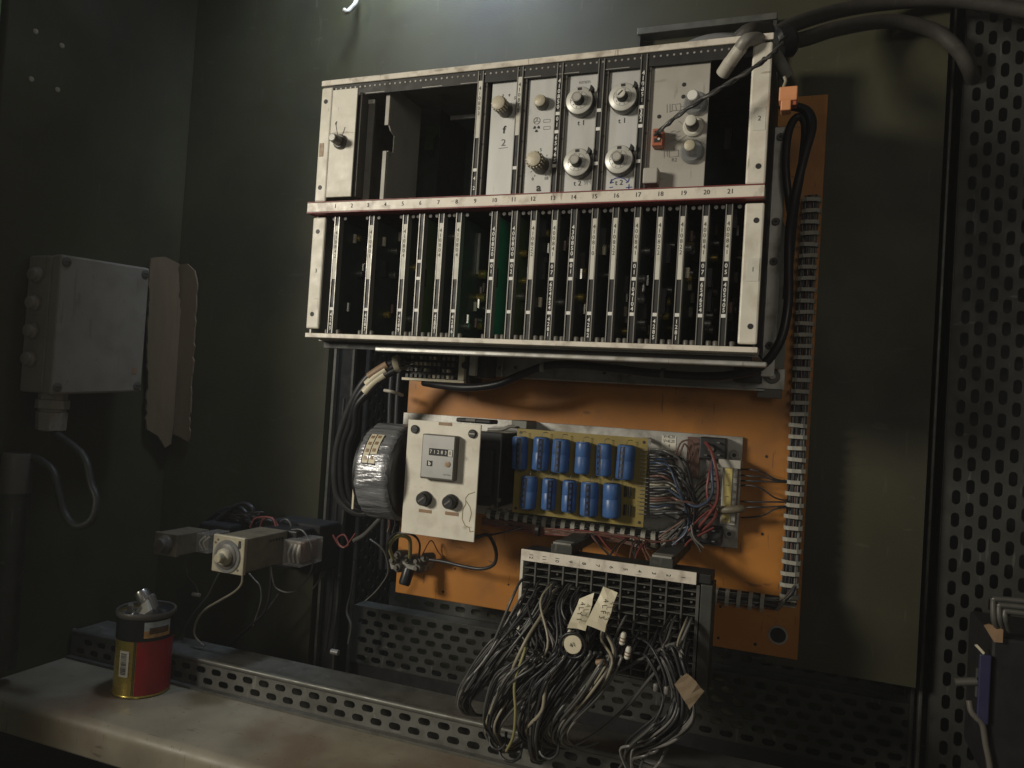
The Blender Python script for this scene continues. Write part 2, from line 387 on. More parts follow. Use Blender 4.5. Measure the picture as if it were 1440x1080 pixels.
SLOT = {1: 472, 2: 495, 3: 518, 4: 542, 5: 566.5, 6: 591, 7: 616.5, 8: 642, 9: 668, 10: 695, 11: 722, 12: 749, 13: 777, 14: 806, 15: 835.5, 16: 866, 17: 896.5, 18: 928, 19: 960.5, 20: 993, 21: 1026.5}
for k, px in SLOT.items():
    x = P(px, 282, .7062).x
    text(str(k), .0062, (x, .70615, .1992), mr, sx=.95)
br = MB().box((-.5235, YR-.004, .0553), (-.0434, YR+.02, .0602)).build('bottom_rail', 'railcream', rack, bevel=.0006)
MB().box((-.5225, YR+.021, .0535), (-.0445, .89, .0552)).build('bottom_cover', 'aludull', rack)
a = P(530, 484.5, .726); b = P(1079, 506, .726)
MB().box((a.x, .722, .0435), (b.x, .735, .0482)).build('lower_lip', 'alu', rack, bevel=.0012)
MB().box((-.515, .7355, .046), (-.05, .745, .0530)).build('lip_web', 'stripdark', rack)
# ears and side plates
def ear(x0, x1, z0, z1, flip):
    e = MB().box((x0, YR, z0), (x1, YR+.004, z1)).build('ear', 'cream', rack, bevel=.0018)
    xc = (x0+x1)/2+(-.001 if flip else .002)
    for z in (z0+.016, z1-.016):
        MB().cyl((xc, YR, z), (0, -1, 0), .0026, .00025, 14).build('screw_hole', 'ink', e)
    return e
e1 = ear(-.5262, -.5115, .2075, .3365, True); e2 = ear(-.5262, -.5095, .0655, .1900, True)
e3 = ear(-.0625, -.0452, .2075, .3365, False); e4 = ear(-.0615, -.0445, .0630, .1905, False)
MB().box((-.5240, YR+.0045, .060), (-.522, .89, .3405)).build('side_plate', 'aludull', rack)
MB().box((-.0485, YR+.0045, .060), (-.0465, .89, .3405)).build('side_plate', 'stripdark', rack)
# stickers on the ears
st = MB().box((-.0586, YR-.0004, .2560), (-.0478, YR-.0001, .2775)).build('sticker', 'label', e3, bevel=.0002); text('2', .0062, (-.0532, YR-.0006, .2668), st)
st = MB().box((-.0568, YR-.0004, .1195), (-.0462, YR-.0001, .1405)).build('sticker', 'label', e4, bevel=.0002); text('1', .0058, (-.0515, YR-.0006, .130), st)
text('3', .0062, (-.5175, YR-.0004, .130), e2, m='inkgrey')
MB().box((-.5240, YR-.0004, .2585), (-.5185, YR-.0001, .2735)).build('sticker', 'brownlabel', e1)
# backplane
MB().box((-.521, .885, .062), (-.049, .888, .3408)).build('backplane', 'pcbdark', rack)
for k in range(1, 22):
    x = P(SLOT[k], 282, .7062).x
    MB().box((x-.004, .876, .075), (x+.004, .8848, .180)).build('socket', 'black', rack)
MB().box((-.5205, .724, .1965), (-.0488, .884, .1985)).build('middle_tray', 'stripdark', rack)
# plastic guide pegs beside every card position
peg = MB().lathe((0, 0, 0), (0, 0, 1), [(0, .0026), (.0042, .0026), (.0052, .0021)], 10).mesh('guide_peg', 'knobgrey', V((0, 0, 0)), 1)
pegt = MB().lathe((0, 0, 0), (0, -1, 0), [(0, .0019), (.002, .0019)], 8).mesh('guide_peg', 'hose', V((0, 0, 0)), 1)
CARDS = {1: 474, 3: 521, 5: 569, 6: 593, 7: 619.5, 8: 644.5, 10: 696, 11: 723, 12: 750.5, 13: 779, 14: 807.5, 15: 837, 16: 866.5, 17: 897, 18: 928, 19: 960.7, 20: 992.5, 21: 1025.5}
CX = {k: P(px, 300, YR).x for k, px in CARDS.items()}
for k, x in CX.items():
    for dx in (-.0062, .0085):
        inst(peg, 'guide_peg', rack, (x+dx, YR+.005, .0602)); inst(pegt, 'guide_peg', rack, (x+dx, YR+.006, .1885))

# ------------------------------------------------------------------ lower circuit cards
NUMW = dict(enumerate('zero one two three four five six seven eight nine ten eleven twelve thirteen fourteen fifteen sixteen seventeen eighteen nineteen twenty twenty-one'.split()))
CTX = {  # slot: (kind, top text, second, third, bottom)
 1: ('A', '410842', '', '', '4265'), 3: ('A', '410801', '', '', '4287'), 5: ('A', '410804', '', '', '4289'), 6: ('C', '', '', '', ''),
 7: ('A', '410804', '', '', '42881'), 8: ('A', '410804', '', '', '4286'), 10: ('C', '400820', '01', '', ''), 11: ('C', '400800', '02', '', ''),
 12: ('A', '410822', '', '', ''), 13: ('B', '400841', '07', '654654', '4281'), 14: ('C', '430850', '01', '', ''), 15: ('A', '410810', '', '', '4282'),
 16: ('A', '410822', '', '', ''), 17: ('B', '400841', '01', '104104', ''), 18: ('A', '410822', '', '', '4285'), 19: ('A', '410822', '', '', '1281'),
 20: ('B', '400841', '07', '654654', ''), 21: ('B', '400841', '05', '405405', '')}
def strip(parent, x, z0, z1, kind, top, s2, s3, s4, Y0=YR+.001, wd=.0062, depth=.008):
    """extruded front strip of a card: two pale edges, dark web, paper label, white divider bars and stacked digits"""
    H = z1-z0; zz = lambda fr: z1-fr*H
    web = MB().box((x-wd/2+.0008, Y0+.0012, z0), (x+wd/2-.0008, Y0+depth, z1)).build('strip_web', 'stripdark', parent)
    for sgn in (-1, 1):
        c = x+sgn*(wd/2-.0004)
        MB().box((c-.0004, Y0, z0), (c+.0004, Y0+depth+.001, z1)).build('strip_edge', 'stripedge', parent)
    if kind in 'AB':
        f1 = .535 if kind == 'A' else .405
        MB().box((x-wd/2+.0011, Y0+.0004, zz(f1)), (x+wd/2-.0011, Y0+.0011, zz(.078))).build('paper_label', 'label', parent)
    else: f1 = .39
    divs = {'A': (.79,), 'B': (.53, .79), 'C': (.39, .53, .79)}[kind]
    for d in divs:
        MB().box((x-wd/2+.0011, Y0+.0003, zz(d)-.0016), (x+wd/2-.0011, Y0+.0011, zz(d)+.0016)).build('divider', 'inkwhite', parent)
    def stack(s, fc, span, m, size):
        if not s: return
        n = len(s); step = span*H/n
        for i, ch in enumerate(s):
            text(ch, size, (x, Y0+.0002, zz(fc)-step*(i+.5)), parent, m=m, sx=.95, bold=.00008 if m == 'inkwhite' else 0)
    stack(top, .12, .24, 'ink' if kind in 'AB' else 'inkwhite', .0058)
    if s2: stack(s2, .415 if kind == 'B' else .41, .09, 'inkwhite', .0056)
    stack(s3, .555, .215, 'inkwhite', .0056)
    stack(s4, .82, .155, 'inkwhite', .0054)
random.seed(3)
for k, x in CX.items():
    extra = {10: 'bright green board', 11: 'olive green board', 7: 'dark green board', 6: 'plain dark strip'}.get(k, 'dark board')
    t = thing('circuit_card', 'lower tier circuit card with %s below the printed %s' % (extra, NUMW[k]), 'circuit card', (x, YR+.08, .062), 'circuit cards in the lower tier')
    x += random.uniform(-.0006, .0006)
    strip(t, x, .0610, .1905, *CTX[k], Y0=YR+.001+random.uniform(-.0008, .0016))
    bmx = {10: 'pcbgreen', 6: 'pcbolive', 11: 'pcbolive'}.get(k, 'pcbdark')
    bd = MB().box((x-.0004, YR+.0115 if k != 10 else YR+.008, .0655), (x+.0012, .874, .188)).build('board', bmx, t)
    if k in (10, 6, 11, 8, 3):
        MB().box((x+.0013, YR+.0118, .115), (x+.0017, YR+.0165, .134)).build('slot_cutout', 'blackmatte', bd)
    for q in range(14):
        y = YR+.022+random.random()*.075; z = .075+random.random()*.10; ty = random.random()
        if k == 10: break
        if ty < .4:
            c = random.choice(['knobcream', 'wbrown', 'steel']); MB().cyl((x+.0035, y, z), (0, 0, 1), .0022, .010, 8).build('resistor', c, t, smooth=1)
        elif ty < .75:
            MB().cyl((x+.0012, y, z), (1, 0, 0), .004, .006, 12, .001).build('transistor', random.choice(['steel', 'steel', 'gold']), t, smooth=1)
        else: MB().box((x+.0013, y, z), (x+.005, y+.007, z+.018)).build('chip', 'black', t)
    if k == 8:
        for (px, py) in ((666, 386), (676, 419)):
            q = P(px, py, .775); mb = MB(); mb.cyl((x+.0012, q.y, q.z), (1, 0, 0), .005, .009, 12, .001); mb.build('transistor', 'gold', t, smooth=1)
        MB().box((x+.0014, YR+.05, .135), (x+.004, YR+.052, .180)).build('heat_sink', 'alu', t)

# ------------------------------------------------------------------ upper plug-in modules
USTRIP = {9: (677, 100, ('A', '410803', '', '', '42')), 11: (732.5, 100, ('A', '410878', '', '', '')), 13: (789, 88, ('C', '410850', '01', '65465', '')),
          15: (847.5, 80, ('C', '', '', '', '')), 17: (907.5, 72, ('C', '410851', '302', '', ''))}
Z0, Z1 = .2070, .3375
YP = .722
def module(slot, label, xl, xr, z0=.2072, z1=.3275, m='alupanel', Yp=YP):
    t = thing('plug_in_module', label, 'module', ((xl+xr)/2, .80, .207), 'plug-in modules in the upper tier')
    pn = MB().box((xl, Yp, z0), (xr, Yp+.002, z1)).build('front_panel', m, t, bevel=.0005)
    if slot in USTRIP:
        px, py, tx = USTRIP[slot]; x = P(px, py, YR).x
        strip(t, x-.0008, Z0, Z1, *tx)
        bk = MB().box((x+.0028, YR+.004, Z0), (x+.0060, YR+.014, Z1)).build('strip_flank', 'knobgrey', t)
        for fz in (.12, .34, .58, .85):
            MB().cyl((x+.0045, YR+.004, Z1-fz*(Z1-Z0)), (0, -1, 0), .0012, .0002, 8).build('rivet_hole', 'ink', bk)
        MB().box((x+.0040, YR+.0145, Z0), (x+.0056, .872, Z1)).build('board', 'pcbdark', t)
    return t, pn
def knob(t, px, py, r, h, m='knobgrey', cap='knobcream', skirt=None, capr=None, Yp=YP, flutes=False, name='knob'):
    c = P(px, py, Yp); ax = (0, -1, 0); prof = []
    if skirt: sk, sr, sh, sm = True, skirt[0], skirt[1], skirt[2]
    k = MB().lathe(c, ax, [(0, r*1.06), (h*.55, r), (h-.0012, r*.93), (h, r*.88)], 22).build(name, m, t, smooth=1)
    if skirt: MB().lathe(c, ax, [(.0003, sr), (sh*.6, sr), (sh, sr*.82)], 28).build('skirt', sm, k, smooth=1)
    cr = capr or r*.80
    mb = MB()
    if flutes:
        for i in range(16):
            a = 2*math.pi*i/16; q = c+V((math.cos(a)*r*.95, 0, math.sin(a)*r*.95)); mb.lathe(q+V((0, -h*.62, 0)), ax, [(0, .0009), (h*.36, .0009)], 5)
        mb.build('flute', 'knobcream', k, kind='stuff'); mb = MB()
    mb.lathe(c+V((0, -h+.0002, 0)), ax, [(0, cr), (.0012, cr), (.0018, cr*.85)], 18).build('cap', cap, k, smooth=1)
    return k, c
# leftmost narrow module (its panel stands proud)
t, pn = module(1, 'narrow cream module with one lever knob at the left end of the upper tier', -.5008, -.4690, .2078, .3258, 'cream', .7)
MB().box((-.4685, .704, .2085), (-.4655, .735, .3225)).build('side_cover', 'knobgrey', t, bevel=.0006)
MB().box((-.4652, .716, .3140), (-.4575, .7166, .3185)).build('white_tag', 'inkwhite', t)
MB().box((-.4650, .717, .2085), (-.4580, .719, .3190)).build('inner_plate', 'aludull', t)
knob(t, 479, 200, .0050, .0150, 'knobgrey', 'aludull', (.0080, .004, 'knobgrey'), .0042, .7)
px0 = P(472.5, 176, .7)
strokes(t, [((px0.x, px0.z), (px0.x+.003, px0.z-.011)), ((px0.x+.012, px0.z-.003), (px0.x+.009, px0.z-.012)), ((px0.x, px0.z), (px0.x-.001, px0.z+.002)), ((px0.x-.001, px0.z+.002), (px0.x+.001, px0.z+.004)), ((px0.x+.001, px0.z+.004), (px0.x, px0.z))], .6997, .0006, 'ink')
# bare bracket with a notch, further right
bx = P(556, 120, .735).x
t = thing('mounting_bracket', 'bare notched sheet metal bracket in the empty part of the upper tier', 'bracket', (bx, .76, .206))
z = lambda py: P(556, py, .735).z
poly = [(bx, .726, .3365), (bx, .726, z(180)), (bx, .730, z(186)), (bx, .738, z(190)), (bx, .738, z(213)), (bx, .727, z(215)), (bx, .727, .2065), (bx, .795, .2065), (bx, .795, .3365)]
MB().prism(poly, (.0012, 0, 0)).build('sheet', 'modgrey', t)
MB().box((bx-.004, .7245, z(180)), (bx+.0005, .7258, .328)).build('folded_lip', 'modgrey', t)
MB().box((bx-.004, .7245, .2065), (bx+.0005, .7258, z(216))).build('folded_lip', 'modgrey', t)
for zz_ in (z(178), z(219)): MB().cyl((bx+.0013, .731, zz_), (1, 0, 0), .0014, .0004, 10).build('rivet', 'aludull', t)
MB().box((-.42, .800, .2065), (-.4185, .872, .3365)).build('rear_sheet', 'stripdark', rack)
# small things glimpsed at the back of the empty slots
q = P(607, 193, .86); MB().prism([(q.x-.010, .86, q.z-.016), (q.x+.002, .86, q.z-.016), (q.x+.002, .86, q.z-.002), (q.x+.010, .86, q.z+.004), (q.x+.012, .86, q.z+.014), (q.x-.009, .86, q.z+.014), (q.x-.009, .86, q.z+.002)], (0, .004, 0)).build('rear_socket', 'pcbolive', rack)
q0 = P(633, 165, .80); q1 = P(674, 160, .80); MB().box((q0.x, .80, q0.z-.0028), (q1.x, .803, q0.z+.0018)).build('cross_strut', 'alupanel', rack, bevel=.0004)
q0 = P(1046, 315, .78); MB().box((q0.x, .78, q0.z-.002), (-.055, .783, q0.z+.002)).build('cross_strut', 'alupanel', rack); MB().box((q0.x+.004, .78, q0.z-.008), (-.055, .783, q0.z-.0045)).build('cross_strut', 'alupanel', rack)

# f module
t, pn = module(9, 'upper tier aluminium module lettered f with one round knob', -.3205, -.2905)
knob(t, 711, 155, .0076, .0200, 'knobgrey', 'knobcream', None, .0070, flutes=True)
for ch, px, py in (('3', 707, 135), ('4', 716, 134), ('5', 724, 138)): q = P(px, py, YP); text(ch, .0045, (q.x, YP-.0004, q.z), t, rot=-.3)
q = P(709, 183, YP); text('f', .0105, (q.x, YP-.0004, q.z), t, bold=.0003)
q = P(708, 201, YP); text('2', .010, (q.x, YP-.0004, q.z), t, m='inkgrey', sx=1.1); strokes(t, [((q.x-.005, q.z-.0055), (q.x+.005, q.z-.005))], YP-.0004, .0004)
# a module
t, pn = module(11, 'upper tier aluminium module lettered a with dial scale nought to ten', -.2805, -.2495)
knob(t, 763, 146, .0068, .0085, 'knobgrey', 'knobcream', None, .0058, name='button')
knob(t, 760.5, 233, .0086, .0215, 'knobgrey', 'knobcream', None, .0072, flutes=True)
c = P(760.5, 233, YP); sg = []
for i in range(11):
    a = R_(240-30*i); ca, sa = math.cos(a), math.sin(a); sg.append(((c.x+ca*.0105, c.z+sa*.0105), (c.x+ca*.0125, c.z+sa*.0125)))
strokes(t, sg, YP-.0004, .0004, 'ink')
for ch, px, py, s in (('0', 749, 252, .0045), ('10', 768, 251, .0045), ('5', 760.5, 211, .0045)): q = P(px, py, YP); text(ch, s, (q.x, YP-.0004, q.z), t)
q = P(757.5, 264, YP); text('a', .0115, (q.x, YP-.0004, q.z), t, bold=.0003)
q = P(754.5, 181, YP); mb = MB()
for k in range(3):      # three blades and a hub
    a0 = R_(30+120*k); pts = [(q.x+.0012*math.cos(a0-.5), YP-.0004, q.z+.0012*math.sin(a0-.5))]
    for j in range(5): a = a0-.52+1.04*j/4; pts.append((q.x+.0036*math.cos(a), YP-.0004, q.z+.0036*math.sin(a)))
    pts.append((q.x+.0012*math.cos(a0+.5), YP-.0004, q.z+.0012*math.sin(a0+.5))); mb.add(pts, [tuple(range(len(pts)))])
mb.build('printed_mark', 'ink', t)
q = P(755, 170, YP); ring = [(q.x+.0034*math.cos(2*math.pi*i/16), q.z+.0034*math.sin(2*math.pi*i/16)) for i in range(17)]
strokes(t, list(zip(ring, ring[1:]))+[((q.x, q.z), (q.x+.003*math.cos(R_(90+120*k)), q.z+.003*math.sin(R_(90+120*k)))) for k in range(3)], YP-.0004, .0005)
for py in (170, 180):
    q = P(769, py, YP); strokes(t, [((q.x-.0035, q.z-.0014), (q.x+.0035, q.z-.0014)), ((q.x-.0035, q.z+.0014), (q.x+.0035, q.z+.0014)), ((q.x-.0035, q.z-.0014), (q.x-.0035, q.z+.0014)), ((q.x+.0035, q.z-.0014), (q.x+.0035, q.z+.0014))], YP-.0004, .0003)
# counting dials
def dial(t, px, py, slotted=False, light=False):
    f = P(px, py, YP-.0105); c = V((f.x, YP, f.z)); ax = V((0, -1, 0))
    d = MB().lathe(c, ax, [(0, .0134), (.001, .0142), (.0085, .0142), (.0100, .0138)], 40).build('dial', 'dialside', t, smooth=1)
    MB().lathe(c+ax*.0100, ax, [(0, .0134), (.0006, .0134), (.0010, .0128)], 40).build('dial_face', 'dialface', d, smooth=1)
    rg = [(c.x+.0088*math.cos(2*math.pi*i/32), c.z+.0088*math.sin(2*math.pi*i/32)) for i in range(33)]
    strokes(d, list(zip(rg, rg[1:])), c.y-.0112, .00028)
    for i in range(10):
        a = R_(90-36*i-18); text(str(i), .0026, (c.x+.0071*math.cos(a), c.y-.0112, c.z+.0071*math.sin(a)), d, m='inkgrey', rot=a-math.pi/2)
    MB().box((c.x-.0020, c.y-.0114, c.z+.0098), (c.x+.0020, c.y-.0108, c.z+.0124)).build('window', 'ink', d)
    h = MB().lathe(c+ax*.0110, ax, [(0, .0056), (.007, .0049), (.0085, .0047)], 20).build('hub', 'black', d, smooth=1)
    MB().lathe(c+ax*.0192, ax, [(0, .0047), (.0010, .0050), (.0016, .0047), (.0016, .0038), (.0010, .0036)], 20).build('hub_cap', 'dialface' if slotted else 'aludull', h, smooth=30)
    MB().cyl(c+ax*.0196, ax, .0036, .0010, 16).build('hub_screw', 'label' if slotted else 'modgrey', h)
    if slotted:
        m_ = MB(); u = V((.7, 0, .7)).normalized(); n_ = V((-u.z, 0, u.x)); o = c+ax*.0208
        m_.add([o-u*.0030-n_*.0006, o+u*.0030-n_*.0006, o+u*.0030+n_*.0006, o-u*.0030+n_*.0006], [(0, 1, 2, 3)]); m_.build('screw_slot', 'ink', h)
    q = c+V((.0098, 0, .0105)); MB().prism([(q.x-.001, YP-.004, q.z-.003), (q.x+.003, YP-.004, q.z-.002), (q.x+.0035, YP-.004, q.z+.002), (q.x+.001, YP-.004, q.z+.004), (q.x+.0005, YP-.004, q.z+.001)], (0, -.007, 0)).build('lock_lever', 'black', d)
t, pn = module(13, 'upper tier module with two counting dials marked t1 and t2 in plain print', -.2395, -.2065)
dial(t, 814.5, 141); dial(t, 811, 228)
for s, px, py in (('t 1', 817.5, 173), ('t 2', 812, 258)): q = P(px, py, YP); text(s, .0072, (q.x, YP-.0004, q.z), t)
q = P(822, 115, YP); text('emm', .006, (q.x, YP-.0004, q.z), t, m='pencil'); q = P(826, 257, YP); text('9M', .006, (q.x, YP-.0004, q.z), t, m='pencil')
t, pn = module(15, 'upper tier module with two counting dials and a blue hand-drawn arrow', -.1965, -.1640)
dial(t, 875.5, 136, True); dial(t, 870, 224)
for s, px, py in (('t 1', 875, 170), ('t 2', 870.5, 257)): q = P(px, py, YP); text(s, .0072, (q.x, YP-.0004, q.z), t)
arc = [P(px, py, YP) for px, py in ((858, 258), (861, 253), (866, 250.5), (872, 250), (878, 251.5), (883, 256))]; sg = [((a.x, a.z), (b.x, b.z)) for a, b in zip(arc, arc[1:])]
for a, b in (((858, 258), (863, 256)), ((858, 258), (860, 252)), ((883, 256), (880, 257)), ((883, 256), (885, 251)), ((857, 264), (862, 263)), ((880, 264), (889, 263)), ((884.5, 259), (884, 268))): a = P(*a, YP); b = P(*b, YP); sg.append(((a.x, a.z), (b.x, b.z)))
strokes(t, sg, YP-.0004, .0008, 'inkblue', 'pen_mark')
# wide grey module
t, pn = module(17, 'wide grey module with orange screw terminal and three clear-skirted knobs', -.1560, -.1000, .2085, .3385, 'modgrey')
kk, c = knob(t, 978.75, 147, .0062, .022, 'clear', 'inkwhite', (.0112, .006, 'clear'), .0048); 
kk, c = knob(t, 975, 178.75, .0058, .017, 'knobgrey', 'label', (.0095, .004, 'label'), .0050)
kk, c = knob(t, 974, 214.5, .0060, .020, 'clear', 'knobcream', (.0112, .006, 'clear'), .0050)
for px, py in ((962, 119), (961, 136), (927, 164)): q = P(px, py, YP); MB().cyl(q, (0, -1, 0), .0020, .0003, 12).build('hole', 'ink', pn)
a = P(917, 206, YP-.01); b = P(933, 181, YP-.01)
tb = MB().box((a.x, YP-.012, a.z), (b.x, YP, b.z)).build('screw_terminal', 'terminalorange', t, bevel=.0006)
for fz in (.18, .62):
    MB().box((a.x+.002, YP-.0124, a.z+fz*(b.z-a.z)), (a.x+.008, YP-.0119, a.z+(fz+.24)*(b.z-a.z))).build('wire_opening', 'ink', tb)
MB().cyl((a.x+.0065, YP-.0122, a.z+.006), (0, -1, 0), .0013, .0008, 8).build('screw', 'label', tb)
a = P(904, 259, YP-.012); b = P(926, 236, YP-.012)
MB().box((a.x, YP-.015, a.z), (b.x, YP-.0005, b.z)).build('square_cap', 'modgrey', t, bevel=.0012)
sg = []
def sk(*pts):
    pp = [P(x, y, YP) for x, y in pts]; sg.extend([((a.x, a.z), (b.x, b.z)) for a, b in zip(pp, pp[1:])])
sk((938, 147), (938, 159)); sk((942, 146), (942, 157)); sk((945, 147), (957, 146), (957, 155), (945, 156), (945, 147)); sk((950, 148), (951, 155)); sk((957, 150), (965, 150)); sk((945, 156), (941, 158))
sk((943, 186), (948, 184), (952, 186), (957, 184)); sk((944, 193), (948, 190), (953, 193), (957, 191)); sk((943, 199), (949, 196), (954, 199), (957, 197)); sk((955, 198), (966, 190)); sk((954, 170), (960, 175)); 
sk((934, 211), (934, 222)); sk((938, 210), (938, 220)); sk((941, 212), (954, 211), (954, 220), (941, 221), (941, 212)); sk((948, 206), (948, 211))
strokes(t, sg, YP-.0004, .00035, 'inkgrey', 'printed_diagram')
q = P(948, 225, YP); text('R2', .0048, (q.x, YP-.0004, q.z), t, m='inkgrey')
# dark strip card behind the right part of the upper tier, glimpses of orange terminals
for px, py in ((1023, 195), (1053, 192)):
    q = P(px, py, .84); MB().box((q.x-.003, .84, q.z-.011), (q.x+.004, .852, q.z+.011)).build('rear_terminal', 'wbrown', rack)

# twisted wire from the orange terminal
def wire(name, pts, r, m, label, cat='wire', group=None, parent=None, n=7, sub=6):
    mb = MB().tube(pts, r, n, sub)
    if parent: return mb.build(name, m, parent, smooth=60)
    return mb.build(name, m, smooth=60, label=label, cat=cat, group=group)
base = [P(921, 190, .708), P(935, 178, .690), P(960, 158, .680), P(1000, 132, .680), P(1040, 108, .684), P(1075, 85, .692), P(1092, 70, .705), P(1104, 52, .74)]
def cat(pts, k):
    q = []
    for i in range(len(pts)-1):
        p0, p1, p2, p3 = pts[max(i-1, 0)], pts[i], pts[i+1], pts[min(i+2, len(pts)-1)]
        for j in range(k):
            t = j/k; q.append(.5*((2*p1)+(p2-p0)*t+(2*p0-5*p1+4*p2-p3)*t*t+(3*p1-p0-3*p2+p3)*t**3))
    return q+[pts[-1]]
bl = cat(base, 12)
tw = thing('twisted_wire', 'twisted pair of dark grey wires leaving the orange screw terminal', 'wire', base[0])
for s in (0, math.pi):
    pts = []
    for i, p in enumerate(bl):
        a = s+i*.45; amp = .0023*min(1, i/6); pts.append(p+V((.3, .5, .8)).normalized()*amp*math.sin(a)+V((-.6, .75, .3)).normalized()*amp*math.cos(a))
    MB().tube(pts, .0015, 7, 1).build('strand', 'wdark' if s else 'wgrey', tw, smooth=60)

# ================================================================== AROUND THE RACK
# upright aluminium bracket right of the rack
t = thing('rack_bracket', 'upright pale aluminium bracket with screws just right of the rack', 'bracket', (-.03, .86, .02))
a = P(1104, 178, .85); b = P(1087, 530, .85)
x1 = .5*(a.x+b.x)+.002; x0 = x1-.0135
MB().box((x0, .85, b.z), (x1, .853, a.z)).build('face', 'alu', t, bevel=.0006)
MB().prism([(x1, .853, b.z+.01), (x1+.009, .87, b.z+.01), (x1+.009, .87, P(1104, 330, .85).z), (x1, .853, P(1104, 310, .85).z)], (-.0015, .0015, 0)).build('flank', 'aludull', t)
MB().box((x0-.028, .853, b.z-.006), (x0-.0005, .9, a.z+.1)).build('spacer_column', 'stripdark', t)
for px, py in ((1098, 193), (1091, 312), (1088, 368), (1082, 486)):
    q = P(px, py, .85); sb = MB().lathe(q, (0, -1, 0), [(0, .0042), (.0016, .0042), (.0024, .0034)], 16).build('screw', 'knobgrey', t, smooth=1)
    MB().cyl(q+V((0, -.0024, 0)), (0, -1, 0), .0018, .0004, 8).build('socket', 'ink', sb)
# aluminium angle below the rack
t = thing('support_angle', 'aluminium support angle running below the rack behind the black cable', 'angle bracket', (-.2, .89, 0))
a = P(690, 500, .89); b = P(1103, 545, .89)
MB().box((a.x, .889, .0288), (b.x, .892, .0525)).build('upright', 'alu', t, bevel=.0006)
MB().box((a.x+.03, .876, .0268), (b.x-.02, .8888, .0286)).build('ledge', 'alu', t, bevel=.0004)
q = P(694, 516, .88); MB().box((q.x-.010, .879, q.z-.012), (q.x+.012, .8815, q.z+.012)).build('tab', 'alu', t, bevel=.0005)
q = P(1086, 529, .888)
for r, h, m_ in ((.0085, .003, 'knobgrey'), (.0040, .006, 'steel')): MB().lathe(q, (0, -1, 0), [(0, r), (h, r*.9)], 18).build('bolt', m_, t, smooth=1)
MB().box((b.x-.028, .884, .0195), (b.x-.002, .8885, .0300)).build('foot_block', 'knobgrey', t, bevel=.001)
for px, py, Y in ((697, 515, .878), (703, 517, .878), (725, 517, .888), (850, 524, .888), (886, 526, .888)):
    MB().cyl(P(px, py, Y), (0, -1, 0), .0022, .0012, 10).build('screw', 'knobgrey', t, smooth=1)
# black cable: along the bottom of the rack, up its right side
pts = [P(596, 538, .85), P(620, 542, .84), P(660, 545, .83), P(700, 540, .825), P(735, 526, .825), P(770, 514, .825), P(810, 513, .825), P(860, 518, .825), P(920, 525, .825), P(980, 529, .825), P(1030, 527, .82),
       P(1070, 515, .815), P(1097, 480, .81), P(1108, 430, .81), P(1109, 380, .815), P(1110, 330, .82), P(1117, 280, .83), P(1131, 220, .835), P(1142, 180, .84), P(1137, 158, .845), P(1118, 150, .85), P(1100, 152, .86)]
MB().tube(pts, .0046, 12, 6).build('black_cable', 'rubber', smooth=60, label='thick black cable looping under the rack and up its right side', cat='cable')
pts = [P(1112, 300, .84), P(1105, 240, .84), P(1108, 190, .845), P(1120, 165, .85), P(1132, 175, .85), P(1128, 230, .85), P(1118, 290, .855), P(1112, 350, .86), P(1106, 420, .86)]
MB().tube(pts, .0042, 10, 6).build('black_cable', 'rubber', smooth=60, label='second black cable folded back beside the upright bracket', cat='cable')
for px, py in ((763, 516), (932, 525)):
    q = P(px, py, .823); MB().lathe(q-V((.002, 0, 0)), (1, 0, -.05), [(0, .0058), (.004, .0058)], 16).build('cable_tie', 'clip' if px < 800 else 'knobgrey', smooth=1, label='pale cable tie round the black cable left of the rack middle' if px < 800 else 'grey cable tie round the black cable under strip sixteen', cat='cable tie')
# orange connector at upper right
t = thing('plug_connector', 'light orange plastic plug connector at the upper right corner of the rack', 'connector', P(1108, 150, .704))
def pxbox(mb, x0, y0, x1, y1, Y, d):
    a = P(x0, y0, Y); b = P(x1, y1, Y); return mb.box((a.x, Y, b.z), (b.x, Y+d, a.z))
pxbox(MB(), 1096, 122, 1121, 140, .704, .014).build('upper_shell', 'connorange', t, bevel=.001)
pxbox(MB(), 1098, 140.5, 1112, 154, .704, .013).build('lower_shell', 'connorange', t, bevel=.001)
pxbox(MB(), 1113, 141, 1120, 147, .706, .01).build('latch', 'terminalorange', t, bevel=.0006)
MB().tube([P(1103, 108, .704), P(1105, 114, .704), P(1102, 122, .707)], .0015, 7, 4).build('lead', 'wbeige', t, smooth=60)
# hoses and pale tubing
t = thing('pale_tubing', 'cracked pale plastic tubing looped over the top right corner of the rack', 'tubing', P(1020, 100, .75))
segs = [[P(1016, 104, .725), P(1022, 95, .72), P(1028, 86, .715)], [P(1026, 89, .715), P(1036, 75, .71), P(1043, 66, .708)], [P(1041, 68, .708), P(1048, 58, .705), P(1058, 55, .71), P(1070, 57, .72), P(1084, 70, .735), P(1094, 84, .75), P(1102, 98, .76), P(1107, 106, .765)]]
for i, s in enumerate(segs): MB().tube(s, .0064-.0002*i, 12, 5).build('tube_length', 'hosepale' if i < 2 else 'aludull', t, smooth=50)
MB().tube([P(1018, 100, .74), P(1024, 82, .74), P(1036, 60, .735), P(1050, 46, .73), P(1062, 42, .74), P(1080, 44, .76)], .0075, 10, 5).build('tube_length', 'hose', t, smooth=50)
HL = ['upper brown hose arching from the rack corner to the right', 'lower brown hose arching down to the slotted post']
